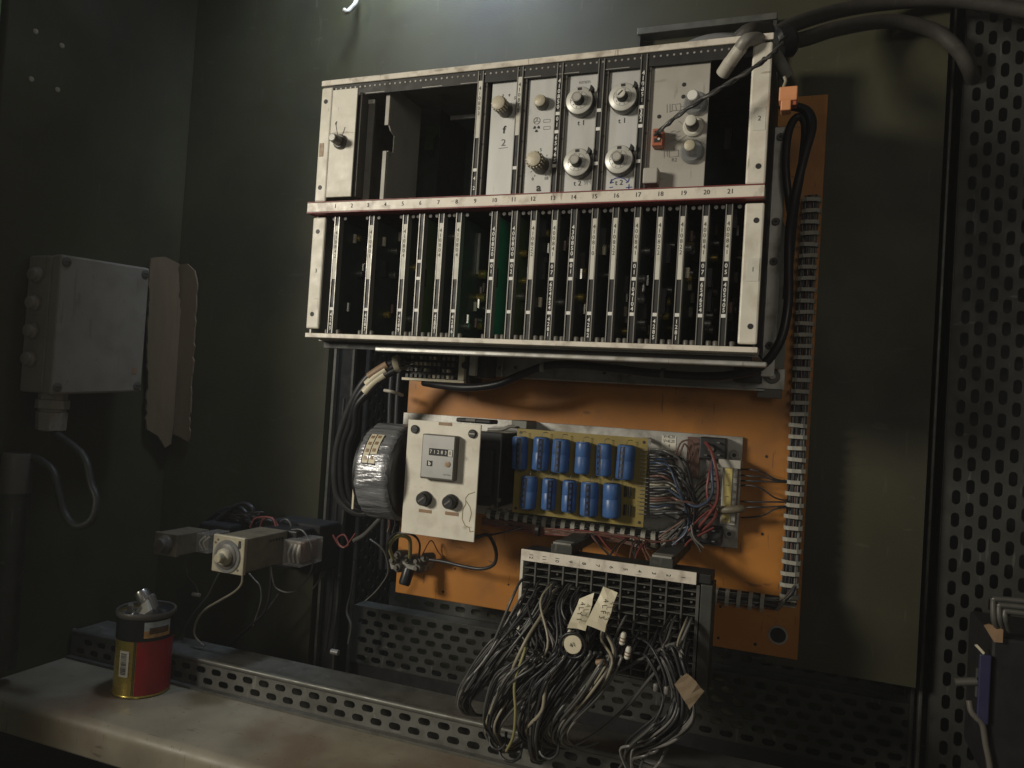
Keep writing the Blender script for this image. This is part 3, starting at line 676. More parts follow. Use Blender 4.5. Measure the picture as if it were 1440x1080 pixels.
for i, pts in enumerate(([P(1088, 50, .80), P(1120, 33, .84), P(1180, 15, .89), P(1250, 4, .92), P(1330, 0, .935), P(1400, 8, .94), P(1470, 20, .94)],
                         [P(1088, 62, .80), P(1130, 55, .84), P(1180, 40, .88), P(1250, 30, .92), P(1310, 42, .94), P(1345, 68, .945), P(1362, 95, .955), P(1368, 112, .975)])):
    MB().tube(pts, .0078, 14, 7).build('hose', 'hose', smooth=60, label=HL[i], cat='hose')
q = P(1098, 62, .79); MB().lathe(q-V((.006, 0, 0)), (1, .4, .35), [(0, .012), (.004, .0155), (.016, .0155), (.02, .012)], 18).build('hose_gland', 'rubber', smooth=1, label='black rubber gland where the brown hoses meet the rack', cat='gland')
# bracket and grey dome above the rack
t = thing('top_bracket', 'dark grey channel bracket above the right part of the rack', 'bracket', P(990, 60, .93))
a = P(896, 44, .93); b = P(1093, 20, .93)
MB().box((a.x, .93, a.z-.004), (b.x, .99, a.z+.004)).build('channel', 'framelit', t, bevel=.0008)
MB().box((a.x, .932, a.z-.06), (a.x+.004, .99, a.z-.0045)).build('leg', 'framedark', t)
MB().box((b.x-.004, .932, a.z-.06), (b.x, .99, a.z-.0045)).build('leg', 'framedark', t)
q = P(998, 134, .92)
MB().lathe((q.x, .945, q.z), (0, -1, 0), [(0, .082), (.010, .082), (.018, .076), (.024, .050), (.026, .001)], 48).build('round_cover', 'domegrey', smooth=30, label='round grey domed cover half hidden behind the rack top', cat='cover')
# hook at the very top
MB().tube([P(503, -12, .94), P(500, 4, .93), P(493, 13, .925), P(487, 17, .92), P(484, 14, .92)], .0035, 8, 6).build('hook', 'hosepale', smooth=60, label='small pale hook hanging from above at the top edge', cat='hook')

# ================================================================== LOWER FIELD ON THE ORANGE PLATE
# long aluminium carrier plate
t = thing('carrier_plate', 'long aluminium carrier plate screwed across the orange plate', 'plate', (-.28, .91, -.152))
cp = MB().prism([(-.5032, .909, -.0255), (-.066, .909, -.0255), (-.0655, .909, -.1520), (-.112, .909, -.1520), (-.112, .909, -.1475), (-.5032, .909, -.1475)], (0, .004, 0)).build('plate', 'alu', t, bevel=.0006)
for px, py in ((1033, 640), (1026, 750)):
    q = P(px, py, .909); s_ = MB().lathe(q, (0, -1, 0), [(0, .0065), (.0015, .0065), (.0018, .0048), (.0045, .0045)], 18).build('bolt', 'aludull', t, smooth=1)
    MB().cyl(q+V((0, -.0045, 0)), (0, -1, 0), .0024, .0005, 10).build('socket', 'ink', s_)
a = P(931, 612, .908); b = P(950, 634, .908)
st = MB().box((a.x, .9083, b.z), (b.x, .9088, a.z)).build('sticker', 'label', t)
text('V=4L20\nV=4L20\n 4', .0052, ((a.x+b.x)/2, .9081, (a.z+b.z)/2+.002), st, sx=.8)
pxbox(MB(), 967, 614, 982, 673, .9, .006).build('brown_strip', 'wbrown', t, bevel=.0004)
# two square rectifiers
RL = ['upper square black rectifier at the top right of the aluminium carrier plate', 'lower square black rectifier under the wire bundle on the carrier plate']
for i, (x0, y0, x1, y1) in enumerate(((984, 614, 1020, 648), (972, 738, 1014, 768))):
    t = thing('rectifier', RL[i], 'rectifier', P((x0+x1)/2, y1, .9), 'square rectifiers')
    rc = pxbox(MB(), x0, y0, x1, y1, .888, .0205).build('case', 'black', t, bevel=.0015)
    for fx, fy in ((.25, .25), (.75, .25), (.25, .75), (.75, .75)):
        q = P(x0+(x1-x0)*fx, y0+(y1-y0)*fy, .888); MB().box((q.x-.0016, .882, q.z-.0006), (q.x+.0016, .8878, q.z+.0006)).build('tab', 'steel', t)
    q = P((x0+x1)/2-2, (y0+y1)/2, .888); MB().cyl(q, (0, -1, 0), .0035, .003, 12).build('screw', 'knobgrey', t, smooth=1)
# yellow terminal strip
t = thing('terminal_strip', 'upright terminal strip with yellow label right of the wire fan', 'terminal strip', P(1027, 737, .9))
a = P(1012, 737, .885); b = P(1038, 655, .885)
MB().box((a.x, .885, a.z), (b.x, .9085, b.z)).build('body', 'aludull', t, bevel=.0008)
lb = MB().box((a.x+.0025, .8838, a.z+.003), (b.x-.0055, .8843, b.z-.002)).build('label', 'yellowlabel', t)
for i, ch in enumerate('12345'): text(ch, .0045, ((a.x+b.x)/2-.0015, .8836, b.z-.010-i*.0125), lb, rot=math.pi/2)
for i in range(8):
    z_ = a.z+.004+i*(b.z-a.z-.008)/7; MB().cyl((b.x-.0028, .885, z_), (0, -1, 0), .0018, .0008, 8).build('screw', 'steel', t, smooth=1)
a2 = P(1010, 657, .882); b2 = P(1042, 648, .882); MB().box((a2.x, .882, a2.z), (b2.x, .9085, b2.z)).build('end_clamp', 'modgrey', t, bevel=.0006)
MB().tube([P(1008, 716, .878), P(1022, 717, .874), P(1036, 716, .874), P(1044, 716, .878)], .0042, 10, 4).build('sleeve', 'timerbody', t, smooth=60)
# capacitor board
t = thing('capacitor_board', 'yellow printed circuit board carrying blue capacitors in two rows', 'circuit board', (-.245, .87, -.134))
pcb = MB().box((-.3248, .870, -.1345), (-.1660, .8717, -.0338)).build('board', 'pcbyellow', t)
MB().box((-.318, .872, -.038), (-.314, .9085, -.034)).build('standoff', 'steel', t); MB().box((-.175, .872, -.038), (-.171, .9085, -.034)).build('standoff', 'steel', t)
MB().box((-.318, .872, -.134), (-.314, .9085, -.130)).build('standoff', 'steel', t); MB().box((-.175, .872, -.134), (-.171, .9085, -.130)).build('standoff', 'steel', t)
for x, z_ in ((-.320, -.0385), (-.1705, -.0385), (-.1705, -.1295), (-.3205, -.1295)): MB().cyl((x, .87, z_), (0, -1, 0), .0018, .0004, 10).build('hole', 'ink', pcb)
MB().box((-.166, .868, -.0405), (-.163, .8705, -.0345)).build('corner', 'steel', pcb)
# pins along the right edge
for i in range(17):
    z_ = P(905, 633+i*5.6, .868).z; L_ = .007 if i < 7 else .011
    MB().box((-.1735, .8672, z_-.0004), (-.1735+L_, .868, z_+.0004)).build('pin', 'steel', t)
# capacitors: centre px top row & bottom row, diameter
rnd0 = random.Random(21)
caps = [((731, 637), (726, 0), 23, 1, -.15), ((760, 638), (0, 0), 24, 1, -.1), ((788, 641), (0, 0), 25, 1, -.35), ((818.5, 644), (0, 0), 21, 0, 0), ((849, 647), (0, 0), 21, 1, -.8), ((879, 650), (0, 0), 25, 1, -.55),
        ((742.5, 692.5), (0, 0), 23, 1, -.6), ((771, 695), (0, 0), 20, 1, .12), ((799.5, 698), (0, 0), 20, 1, .1), ((829, 702), (0, 0), 25, 1, -.25), ((861, 704), (0, 0), 25, 0, 0)]
CLB = ['first', 'second', 'third', 'fourth', 'fifth', 'sixth']
for i, ((px, py), _, dpx, stp, ang) in enumerate(caps):
    Yc = .858; q = P(px, py, Yc); r = dpx*.86/(1080*.96)/2; r = max(.0085, min(.0108, r)); h = .0385 if r > .009 else .0365
    row = 'upper' if i < 6 else 'lower'; n_ = CLB[i] if i < 6 else CLB[i-6]
    look = {3: 'blue capacitor with no stripe showing', 10: 'thick blue capacitor with no stripe showing'}.get(i, 'blue capacitor with black stripe')
    c = V((q.x, .870-r-.0008, q.z-h/2)); ctl = rnd0.uniform(-.035, .035)
    t2 = thing('capacitor', '%s, %s from the left in the %s row' % (look, n_, row), 'capacitor', c, 'blue capacitors on the yellow board')
    bd = MB().lathe(c, (0, 0, 1), [(0, r*.86), (.0008, r*.95), (.002, r), (h*.52, r), (h*.53, r*.975), (h*.545, r*.975), (h*.555, r), (h-.002, r), (h-.0008, r*.95), (h, r*.86)], 28).build('sleeve', 'capblue', t2, smooth=35)
    t2.rotation_euler = (0, ctl, 0)
    MB().cyl(c+V((0, 0, h)), (0, 0, 1), r*.70, .0004, 20).build('end_cap', 'capstripe' if i % 3 else 'aludull', t2)
    MB().tube([c+V((0, 0, h)), c+V((0, 0, h+.003)), c+V((.001, .001, h+.0055)), c+V((.004, .004, h+.006)), c+V((.0045, .0075, h+.005))], .0004, 5, 4).build('lead', 'steel', t2, smooth=60)
    MB().tube([c, c+V((0, 0, -.002)), c+V((.0005, .004, -.003)), c+V((.0005, .0085, -.003))], .0004, 5, 4).build('lead', 'steel', t2, smooth=60)
    if stp:
        mb = MB(); rr = r+.00015; a0 = -math.pi/2+ang+.30; hw = .0030/r
        vs = []; fs = []
        for k in range(7):
            a = a0-hw+2*hw*k/6
            for zz_ in (.0015, h-.0015): vs.append((c.x+rr*math.cos(a), c.y+rr*math.sin(a), c.z+zz_))
        for k in range(6): fs.append((2*k, 2*k+2, 2*k+3, 2*k+1))
        sp = mb.add(vs, fs).build('stripe', 'capstripe', bd, smooth=1)
        for k in range(5):
            o = text('8', .0058, (c.x+(rr+.0006)*math.cos(a0), c.y+(rr+.0006)*math.sin(a0), c.z+.005+k*(h-.009)/4.2), sp, m='capblue', sx=.9, rot=math.pi/2 if k % 2 else 0)
            o.rotation_euler = (Matrix.Rotation(a0+math.pi/2, 3, 'Z') @ Matrix.Rotation(math.pi/2, 3, 'X')).to_euler()
for px, py in ((880, 691), (886, 692), (879, 717), (886, 718)):
    q = P(px, py, .866); MB().lathe(q+V((0, 0, -.006)), (0, 0, 1), [(0, .0016), (.012, .0016)], 8).build('diode', 'black', t, smooth=1)
for i, (px, py) in enumerate(((929, 648), (929, 661))):
    q = P(px, py, .872); MB().lathe(q+V((-.006, 0, 0)), (1, 0, 0), [(0, .0022), (.001, .0028), (.011, .0028), (.012, .0022)], 12).build('small_capacitor', 'capblue', smooth=1, label='small blue axial part %s of two at the right edge of the yellow board' % ('upper' if i == 0 else 'lower'), cat='capacitor')

# hour meter panel
t = thing('meter_panel', 'cream front panel carrying the hour meter and two black fuse holders', 'panel', (-.389, .80, -.163))
pn = MB().box((-.4358, .80, -.1630), (-.3425, .8025, -.0303)).build('panel', 'cream', t, bevel=.0006)
for px, py in ((584, 603.5), (665, 610)):
    q = P(px, py, .80); s_ = MB().lathe(q, (0, -1, 0), [(0, .0050), (.0022, .0050), (.0030, .0042)], 18).build('screw', 'black', t, smooth=1)
    MB().box((q.x-.0035, .80-.0033, q.z-.0006), (q.x+.0035, .80-.0029, q.z+.0006)).build('screw_slot', 'modgrey' if px > 600 else 'ink', s_)
a = P(592, 672, .792); b = P(643, 613.5, .792)
mt = MB().box((a.x, .789, a.z), (b.x, .7998, b.z)).build('meter_case', 'knobgrey', t, bevel=.0012)
fa = MB().box((a.x+.0015, .7883, a.z+.0022), (b.x-.0015, .7889, b.z-.0012)).build('meter_face', 'meterface', mt)
q = P(621.5, 636.5, .788); cw = MB().box((q.x-.0165, .7879, q.z-.0040), (q.x+.0135, .7882, q.z+.0040)).build('counter_window', 'ink', mt)
for i, ch in enumerate('71283'): text(ch, .0058, (q.x-.0140+i*.0047, .7876, q.z), cw, m='inkwhite')
cl_ = MB().box((q.x+.0078, .7876, q.z-.0036), (q.x+.0130, .7878, q.z+.0036)).build('last_digit', 'label', cw); text('8', .0058, (q.x+.0103, .7874, q.z), cl_, m='inkgrey')
text('h', .0070, (q.x+.0165, .7881, q.z-.0008), mt, m='ink')
q = P(604, 651.5, .788); lg = MB().box((q.x-.0034, .7879, q.z-.0031), (q.x+.0034, .7882, q.z+.0031)).build('logo', 'ink', mt); text('b', .0062, (q.x, .7877, q.z), lg, m='inkwhite', bold=.0002)
q = P(629.5, 653, .788); MB().lathe(q, (0, -1, 0), [(0, .0033), (.0005, .0033), (.0007, .0020)], 16).build('indicator', 'brownlabel', mt, smooth=1)
q = P(628, 668, .788); text('110V 50Hz', .0022, (q.x, .7880, q.z), mt, m='inkgrey')
for px, py in ((598.5, 701), (635, 705.5)):
    q = P(px, py, .80); f_ = MB().lathe(q, (0, -1, 0), [(0, .0088), (.003, .0088), (.0036, .0078), (.010, .0074), (.0115, .0064)], 24).build('fuse_holder', 'black', t, smooth=1)
    u = V((.75, 0, .6)); MB().prism([q+V((0, -.0118, 0))+u*.0045+V((-.0006, 0, .0007)), q+V((0, -.0118, 0))-u*.0045+V((-.0006, 0, .0007)), q+V((0, -.0118, 0))-u*.0045-V((-.0006, 0, .0007)), q+V((0, -.0118, 0))+u*.0045-V((-.0006, 0, .0007))], (0, -.0003, 0)).build('slot', 'inkgrey', f_)
for x0, y0, x1, y1 in ((589, 715.5, 606, 722), (626, 719, 644, 726), (617, 593.5, 635, 599)): pxbox(MB(), x0, y0, x1, y1, .7993, .0004).build('brown_tag', 'brownlabel', t)
crk = [(668, 692), (659, 695), (655, 700), (655, 709), (651, 716), (650, 730), (654, 739), (660, 742), (661, 748), (666, 747)]; crk2 = [(656, 705), (661, 713), (663, 722), (660, 734)]
pp = [P(x, y, .80) for x, y in crk]; p2 = [P(x, y, .80) for x, y in crk2]
strokes(t, [((a.x, a.z), (b.x, b.z)) for a, b in list(zip(pp, pp[1:]))+list(zip(p2, p2[1:]))], .7997, .0007, 'pcbyellow', 'stain_line')

# toroidal transformer
t = thing('toroid_transformer', 'film-wrapped toroidal transformer with black end faces left of the meter panel', 'transformer', (-.47, .835, -.156))
cT = V((0, .835, -.0965)); xl, xr, rT = -.494, -.4455, .0585
mb = MB(); nA, nX = 96, 14
for j in range(nX+1):
    u = j/nX; x = xl+(xr-xl)*u; e = min(u, 1-u)*2; rr0 = rT-.006*(1-min(1, e*4))**2
    for i in range(nA):
        a = 2*math.pi*i/nA
        nz_ = mnoise.noise(V((x*25, math.cos(a)*9, math.sin(a)*9)))*.0014+mnoise.noise(V((x*22, math.cos(a)*22, math.sin(a)*22)))*.0013
        rr = rr0+nz_; mb.v.append(V((x, cT.y+rr*math.cos(a), cT.z+rr*math.sin(a))))
for j in range(nX):
    for i in range(nA): i2 = (i+1) % nA; mb.f.append((j*nA+i, j*nA+i2, (j+1)*nA+i2, (j+1)*nA+i))
mb.build('film_wrap', 'film', t, smooth=80)
MB().lathe((xr-.003, cT.y, cT.z), (1, 0, 0), [(0, rT-.003), (.0045, rT-.004), (.0055, rT-.008), (.0050, rT-.020), (.003, .018), (-.02, .016)], 48).build('end_face', 'black', t, smooth=30)
MB().lathe((xl+.003, cT.y, cT.z), (-1, 0, 0), [(0, rT-.0015), (.003, rT-.002), (.0045, rT-.008), (.003, .02)], 48).build('end_face', 'black', t, smooth=30)
def patch(a0, a1, x0, x1, r, n=6):
    m_ = MB(); vs = []
    for k in range(n+1):
        a = a0+(a1-a0)*k/n
        for x in (x0, x1): vs.append((x, cT.y-r*math.cos(a), cT.z+r*math.sin(a)))
    return m_.add(vs, [(2*k, 2*k+1, 2*k+3, 2*k+2) for k in range(n)])
lb = patch(R_(12), R_(50), -.482, -.464, rT+.0012).build('paper_label', 'tape', t, smooth=1)
patch(R_(12), R_(50), -.4735, -.4727, rT+.0016).build('label_line', 'ink', lb); patch(R_(11), R_(12.5), -.482, -.464, rT+.0016).build('label_line', 'ink', lb); patch(R_(12), R_(50), -.4823, -.4815, rT+.0016).build('label_line', 'ink', lb)
for k in range(4): patch(R_(16+9*k), R_(20+9*k), -.4795, -.4755, rT+.0016, 2).build('print', 'brownlabel', lb); patch(R_(17+9*k), R_(21+9*k), -.4708, -.4668, rT+.0016, 2).build('print', 'brownlabel', lb)
MB().box((-.500, .86, -.150), (-.4965, .914, -.045)).build('mounting_plate', 'aludull', t)
# dark relay block behind the panel
t = thing('contactor', 'black contactor block between the meter panel and the capacitor board', 'contactor', (-.335, .87, -.145))
MB().box((-.372, .845, -.128), (-.3335, .9085, -.040)).build('body', 'black', t, bevel=.002)
MB().box((-.368, .835, -.115), (-.340, .8445, -.060)).build('front_block', 'blackmatte', t, bevel=.0015)
a = P(641, 587, .85); b = P(690, 597, .85); MB().box((a.x, .85, b.z), (b.x, .875, a.z)).build('handle', 'black', t, bevel=.002)
pxbox(MB(), 655, 588, 668, 593, .849, .0008).build('tag', 'knobgrey', t)
MB().box((-.357, .8335, -.110), (-.3555, .8345, -.068)).build('bright_line', 'knobgrey', t)
MB().tube([P(686, 604, .86), P(705, 604, .862), P(716, 600, .865), P(724, 600, .868)], .0022, 8, 4).build('bracket_rod', 'aludull', t, smooth=60)
q = P(730, 597, .875); MB().box((q.x-.009, .872, q.z-.005), (q.x+.011, .9085, q.z+.005)).build('clamp', 'framelit', t, bevel=.001)
for px, py in ((703, 703), (694, 712), (712, 718)): MB().cyl(P(px, py, .84), (0, -1, 0), .0025, .004, 8).build('screw', 'knobgrey', t, smooth=1)

# ================================================================== WIRE LOOMS WITH WHITE CLIPS
def loom(label, a, b, width, pitch, vertical, Y=.895, nw=11, seed=1, clipw=.0042):
    rnd = random.Random(seed); a = V(a); b = V(b); L_ = (b-a).length; d = (b-a)/L_; s_ = V((1, 0, 0)) if vertical else V((0, 0, 1))
    t = thing('wire_loom', label, 'wire loom', (a+b)/2 if vertical else a)
    h = s_*(width/2)
    MB().prism([a-h+V((0, .016, 0)), a+h+V((0, .016, 0)), b+h+V((0, .016, 0)), b-h+V((0, .016, 0))], (0, .003, 0)).build('backing', 'black', t)
    for k in range(nw):
        u = -.42+.84*k/(nw-1); n_ = max(6, int(L_/.03)); pts = []
        for i in range(n_+1):
            pts.append(a+d*(L_*i/n_)+s_*(width*u+rnd.uniform(-.0009, .0009))+V((0, .004+.009*rnd.random()*.6+abs(u)*.004, 0)))
        MB().tube(pts, .0011, 6, 3).build('wire', rnd.choice(['wdark', 'wgrey', 'wgrey', 'wmid', 'wdark', 'wbrown']), t, smooth=60)
    # one clip: rounded strap with side lugs
    cw = clipw/2; hw = width/2
    if vertical: prof = [(-hw-.0022, .012), (-hw-.0012, .003), (-hw*.6, 0), (hw*.6, 0), (hw+.0012, .003), (hw+.0022, .012), (hw+.0006, .012), (hw, .0042), (hw*.55, .0015), (-hw*.55, .0015), (-hw, .0042), (-hw-.0006, .012)]
    else: prof = [(-hw-.0022, .012), (-hw-.0012, .003), (-hw*.6, 0), (hw*.6, 0), (hw+.0012, .003), (hw+.0022, .012), (hw+.0006, .012), (hw, .0042), (hw*.55, .0015), (-hw*.55, .0015), (-hw, .0042), (-hw-.0006, .012)]
    mk = MB().prism([(s_*x+V((0, y, 0))-d*cw) for x, y in prof], d*clipw).mesh('clip', 'clip', V((0, 0, 0)), 0)
    n_ = int(L_/pitch)
    for i in range(n_):
        o = inst(mk, 'clip', t, a+d*(pitch*(i+.5))+s_*rnd.uniform(-.0005, .0005)); o.rotation_euler = (0, rnd.uniform(-.05, .05), 0)
    return t
loom('tall upright wire loom with pale clips down the right side of the orange plate', (-.0075, .895, .247), (-.0078, .895, -.206), .0165, .01245, True, seed=2)
loom('short level wire loom with pale clips, right of the terminal block', (-.104, .895, -.2065), (-.018, .895, -.2065), .0150, .0125, False, seed=3)
loom('level wire loom with white teeth under the capacitor board', (-.372, .895, -.1490), (-.118, .895, -.1515), .0170, .0122, False, seed=4, clipw=.0052, nw=9)
# corner knot of the loom
t = thing('loom_corner', 'knotted grey corner where the upright and level looms meet', 'wire loom', P(1105, 857, .89))
for k in range(5): MB().tube([P(1092+k*2, 858-k*3, .888), P(1100+k*3, 848-k*3, .886), P(1112+k*1.5, 832-k*2, .89)], .002, 7, 4).build('wire', random.choice(['wgrey', 'wmid', 'wdark']), t, smooth=60)
for i, (x0, y0, x1, y1) in enumerate(((1094, 850, 1119, 856), (1096, 843, 1120, 848))): pxbox(MB(), x0, y0, x1, y1, .888, .010).build('strap', 'clip', t, bevel=.001)

def W(pts, r, m, label, group=None, name='wire', n=6, sub=5):
    return MB().tube(pts, r, n, sub).build(name, m, smooth=60, label=label, cat='wire', group=group)
rnd = random.Random(11)
# leads from the yellow terminal strip to the upright loom
for i, (y0, y1) in enumerate(((660, 676), (668, 677), (676, 678), (683, 703), (705, 706), (714, 712), (728, 714))):
    W([P(1042, y0, .897), P(1056, y0+rnd.uniform(-1, 2), .893), P(1072, y0+(y1-y0)*.25+rnd.uniform(-1, 1), .892), P(1088, y0+(y1-y0)*.8, .892), P(1100, y1, .895), P(1108, y1, .899)], .0010, 'wdark',
      'thin dark wire from the yellow terminal strip to the upright loom', 'leads between terminal strip and loom')
# dense fan of wires from the right edge of the capacitor board into one knot
for i in range(26):
    y0 = 632+i*3.8; knot = (972+rnd.uniform(-9, 9), 722+rnd.uniform(-10, 14)); Yk = .878+rnd.uniform(-.006, .010)
    m_ = rnd.choice(['wgrey', 'wdark', 'wmid', 'wdark', 'wdark', 'wgrey', 'wblue', 'wbeige' if i % 9 == 4 else 'wgrey', 'wbrown'])
    bow = rnd.uniform(.2, .9)
    W([P(914, y0, .869), P(926, y0+rnd.uniform(-1, 1), .868), P(940+rnd.uniform(-4, 4), y0+(knot[1]-y0)*.10*bow-2, .868+rnd.uniform(-.006, .008)), P(958+rnd.uniform(-8, 10), y0+(knot[1]-y0)*.5*bow+rnd.uniform(-8, 6), .870+rnd.uniform(-.010, .012)), P(*knot, Yk), P(948+rnd.uniform(-22, 18), 752+rnd.uniform(-6, 14), .885)],
      rnd.choice([.0011, .0013, .0014]), m_, 'wire in the tangled fan right of the capacitor board', 'wires fanning from the capacitor board')
# wires from the knot to the terminal strip
for i in range(9):
    y0 = 662+i*8.3
    W([P(1013, y0, .896), P(1000, y0+rnd.uniform(-2, 1), .893), P(988, y0+4+rnd.uniform(-2, 4), .890), P(976+rnd.uniform(-4, 3), y0+14+rnd.uniform(0, 8), .888), P(968+rnd.uniform(-4, 6), 712+rnd.uniform(-8, 18), .886)], .0011,
      rnd.choice(['wdark', 'wbrown', 'wdark', 'wgrey']), 'short curved wire entering the left of the yellow terminal strip', 'wires entering the terminal strip')
# brown loops above
for i, pts in enumerate((((932, 632), (948, 640), (958, 622), (972, 620), (975, 634), (968, 650)), ((934, 640), (950, 648), (957, 636), (963, 624), (970, 640), (966, 665), (940, 660)), ((940, 650), (955, 668), (950, 682), (935, 676)))):
    W([P(x, y, .888-.004*i) for x, y in pts], .0010, 'wbrown', ['thin brown wire looped over the brown strip', 'thin brown wire curling below the sticker', 'thin brown wire hooked beside the small blue parts'][i])
# red and blue leads from the upper rectifier
W([P(992, 622, .88), P(1000, 634, .868), P(1006, 655, .862), P(1010, 680, .862), P(1008, 705, .864), P(998, 722, .868), P(982, 742, .875)], .0018, 'wred', 'red wire bowing right, from the upper rectifier down to the knot')
W([P(1001, 650, .878), P(997, 668, .868), P(994, 690, .865), P(998, 708, .865), P(1006, 716, .868), P(1004, 730, .872), P(986, 748, .878)], .0016, 'wred', 'red wire bowing left below the upper rectifier')
W([P(1002, 646, .878), P(1001, 665, .866), P(1002, 690, .862), P(994, 706, .862), P(978, 712, .866), P(962, 704, .868), P(940, 688, .866)], .0016, 'wblue', 'blue wire from the upper rectifier curling left into the fan')
for i, pts in enumerate((((1000, 716), (985, 728), (972, 742), (958, 756), (946, 770)), ((1004, 742), (985, 752), (968, 762), (958, 778)), ((975, 735), (972, 752), (982, 768), (986, 776)), ((972, 738), (976, 756), (990, 770)), ((968, 740), (962, 752), (944, 768), (930, 788)))):
    W([P(x, y, .872-.002*i) for x, y in pts], .0013, ['wred', 'wred', 'wgrey', 'wmid', 'wblue'][i], ['red wire running down left under the knot', 'red wire crossing the lower rectifier', 'grey wire dangling over the lower rectifier', 'pale grey wire dangling beside the lower rectifier', 'blue-grey wire running down behind the block arm'][i])
# red-brown bundle along the white teeth
for i in range(13):
    y0 = 726+rnd.uniform(0, 12); e = rnd.choice([0, 1, 2])
    pts = [P(678, y0, .882), P(712, 736+rnd.uniform(-4, 8), .874), P(755, 742+rnd.uniform(-3, 9), .870), P(800, 746+rnd.uniform(-4, 8), .868), P(850, 752+rnd.uniform(-4, 9), .868), P(892, 760+rnd.uniform(-6, 8), .868)]
    pts += [[P(930, 776, .865), P(955, 790, .862)], [P(930, 762, .87), P(962, 754, .876)], [P(905, 775, .86), P(914, 800, .845)]][e]
    W(pts, rnd.choice([.0009, .0011]), rnd.choice(['wbrown', 'wbrown', 'wred', 'wbrown', 'wdark', 'wbeige' if i == 4 else 'wbrown']), 'thin red-brown wire in the bundle below the white teeth', 'wires in the bundle below the teeth')
MB().lathe(P(756, 745, .868)-V((.001, 0, 0)), (1, 0, 0), [(0, .0075), (.004, .0075)], 14).build('cable_tie', 'black', smooth=1, label='black tie round the red-brown wire bundle', cat='cable tie')
for i in range(14):
    x0 = 830+rnd.uniform(-10, 110); x1 = x0+rnd.uniform(-30, 35); 
    W([P(x0, 755+(x0-830)*.12, .872), P(x0+4, 752+(x0-830)*.13, .855), P((x0+x1)/2, 764+(x1-830)*.12, .835), P(x1, 780+(x1-830)*.13, .815), P(x1+1, 800+(x1-830)*.13, .80)], .0010, rnd.choice(['wbrown', 'wred', 'wbrown', 'wdark']), 'thin brown wire arching between the block arms', 'wires arching down behind the terminal block')
# dark lead from the meter panel looping to the screw terminals
W([P(668, 757, .83), P(684, 752, .84), P(692, 760, .85), P(698, 778, .86), P(694, 794, .865), P(676, 800, .87), P(650, 796, .872), P(625, 790, .875), P(604, 787, .875)], .0022, 'wdark', 'dark lead looping on the orange plate below the meter panel', n=8)
W([P(668, 753, .84), P(690, 752, .85), P(720, 746, .865), P(735, 742, .87)], .0012, 'wdark', 'dark lead leaving right from under the meter panel')
# screw terminal cluster
t = thing('stud_terminal', 'cluster of dark screw terminals at the lower left corner of the orange plate', 'terminal block', P(577, 812, .90))
MB().prism([P(548, 792, .890), P(566, 783, .890), P(598, 795, .890), P(598, 803, .890), P(582, 802, .890), P(550, 800, .890)], (0, .024, 0)).build('base_plate', 'aludull', t)
for px, py in ((556, 788), (563, 780), (576, 786), (590, 789), (562, 798), (590, 799), (600, 784)):
    q = P(px, py, .888); s_ = MB().lathe(q, (-.15, -1, .1), [(-.012, .0062), (.004, .0062), (.006, .0048), (.006, .003), (.010, .0028)], 12).build('terminal_stud', 'knobgrey', t, smooth=1)
MB().lathe(P(575, 800, .875), (-.1, -.35, -1), [(0, .0075), (.018, .0075), (.021, .006)], 18).build('black_cap', 'rubber', t, smooth=1)
W([P(553, 786, .87), P(548, 768, .85), P(560, 754, .83), P(575, 757, .84), P(577, 772, .86), P(576, 784, .88)], .0024, 'wyellow', 'thick dull yellow wire hooked into the screw terminals', n=8)
W([P(546, 782, .87), P(545, 764, .84), P(556, 750, .82), P(580, 752, .82), P(590, 764, .84), P(589, 782, .87)], .0014, 'wdark', 'black wire arching over the dull yellow one')
W([P(594, 780, .88), P(606, 760, .9), P(616, 776, .91), P(625, 786, .912)], .0008, 'wred', 'hair-thin red wire lying on the orange plate')

# ================================================================== TERMINAL BLOCK AND HANGING WIRES
YB = .78
t = thing('terminal_block', 'large grid terminal block on two dark arms with numbered pale strip', 'terminal block', (-.185, .80, -.275))
xa, xb, zt, zbm = -.2765, -.0870, -.1700, -.2720
MB().box((xa-.001, YB-.0015, zt-.0005), (xb-.006, YB+.001, zt+.0115)).build('number_strip', 'railcream', t, bevel=.0004)
ns = t
for i in range(12):
    x = xa+.0105+i*.01455; text(str(12-i), .0058, (x, YB-.0018, zt+.0052), t, rot=-math.pi/2, name='number')
MB().box((xa, YB+.0015, zt+.001), (xb+.008, YB+.034, zt+.0105)).build('top_plate', 'stripdark', t, bevel=.001)
ncol, nrow = 12, 13
cw = (xb-.004-xa)/ncol; rh = (zt-zbm)/nrow
for i in range(ncol+1):
    x = xa+i*cw; wd = .0030 if i in (0, ncol) else .0016
    MB().box((x-wd/2, YB, zbm), (x+wd/2, YB+.020, zt-.0008)).build('upright_bar', 'label' if i == 0 else 'framelit', t)
for j in range(nrow+1):
    z_ = zbm+j*rh
    MB().box((xa+.0017, YB+.0012, z_-.0005), (xb-.0057, YB+.016, z_+.0005)).build('cross_bar', 'framelit' if j else 'aludull', t)
MB().box((xa-.001, YB+.0205, zbm-.002), (xb+.002, YB+.034, zt+.0005)).build('core', 'blackmatte', t)
MB().box((xb-.0015, YB+.0005, zbm-.004), (xb+.010, YB+.033, zt+.0005)).build('end_cheek', 'framedark', t, bevel=.001)
MB().box((xa, YB+.004, zbm-.0075), (xb+.002, YB+.032, zbm-.0025)).build('bottom_ledge', 'aludull', t, bevel=.0006)
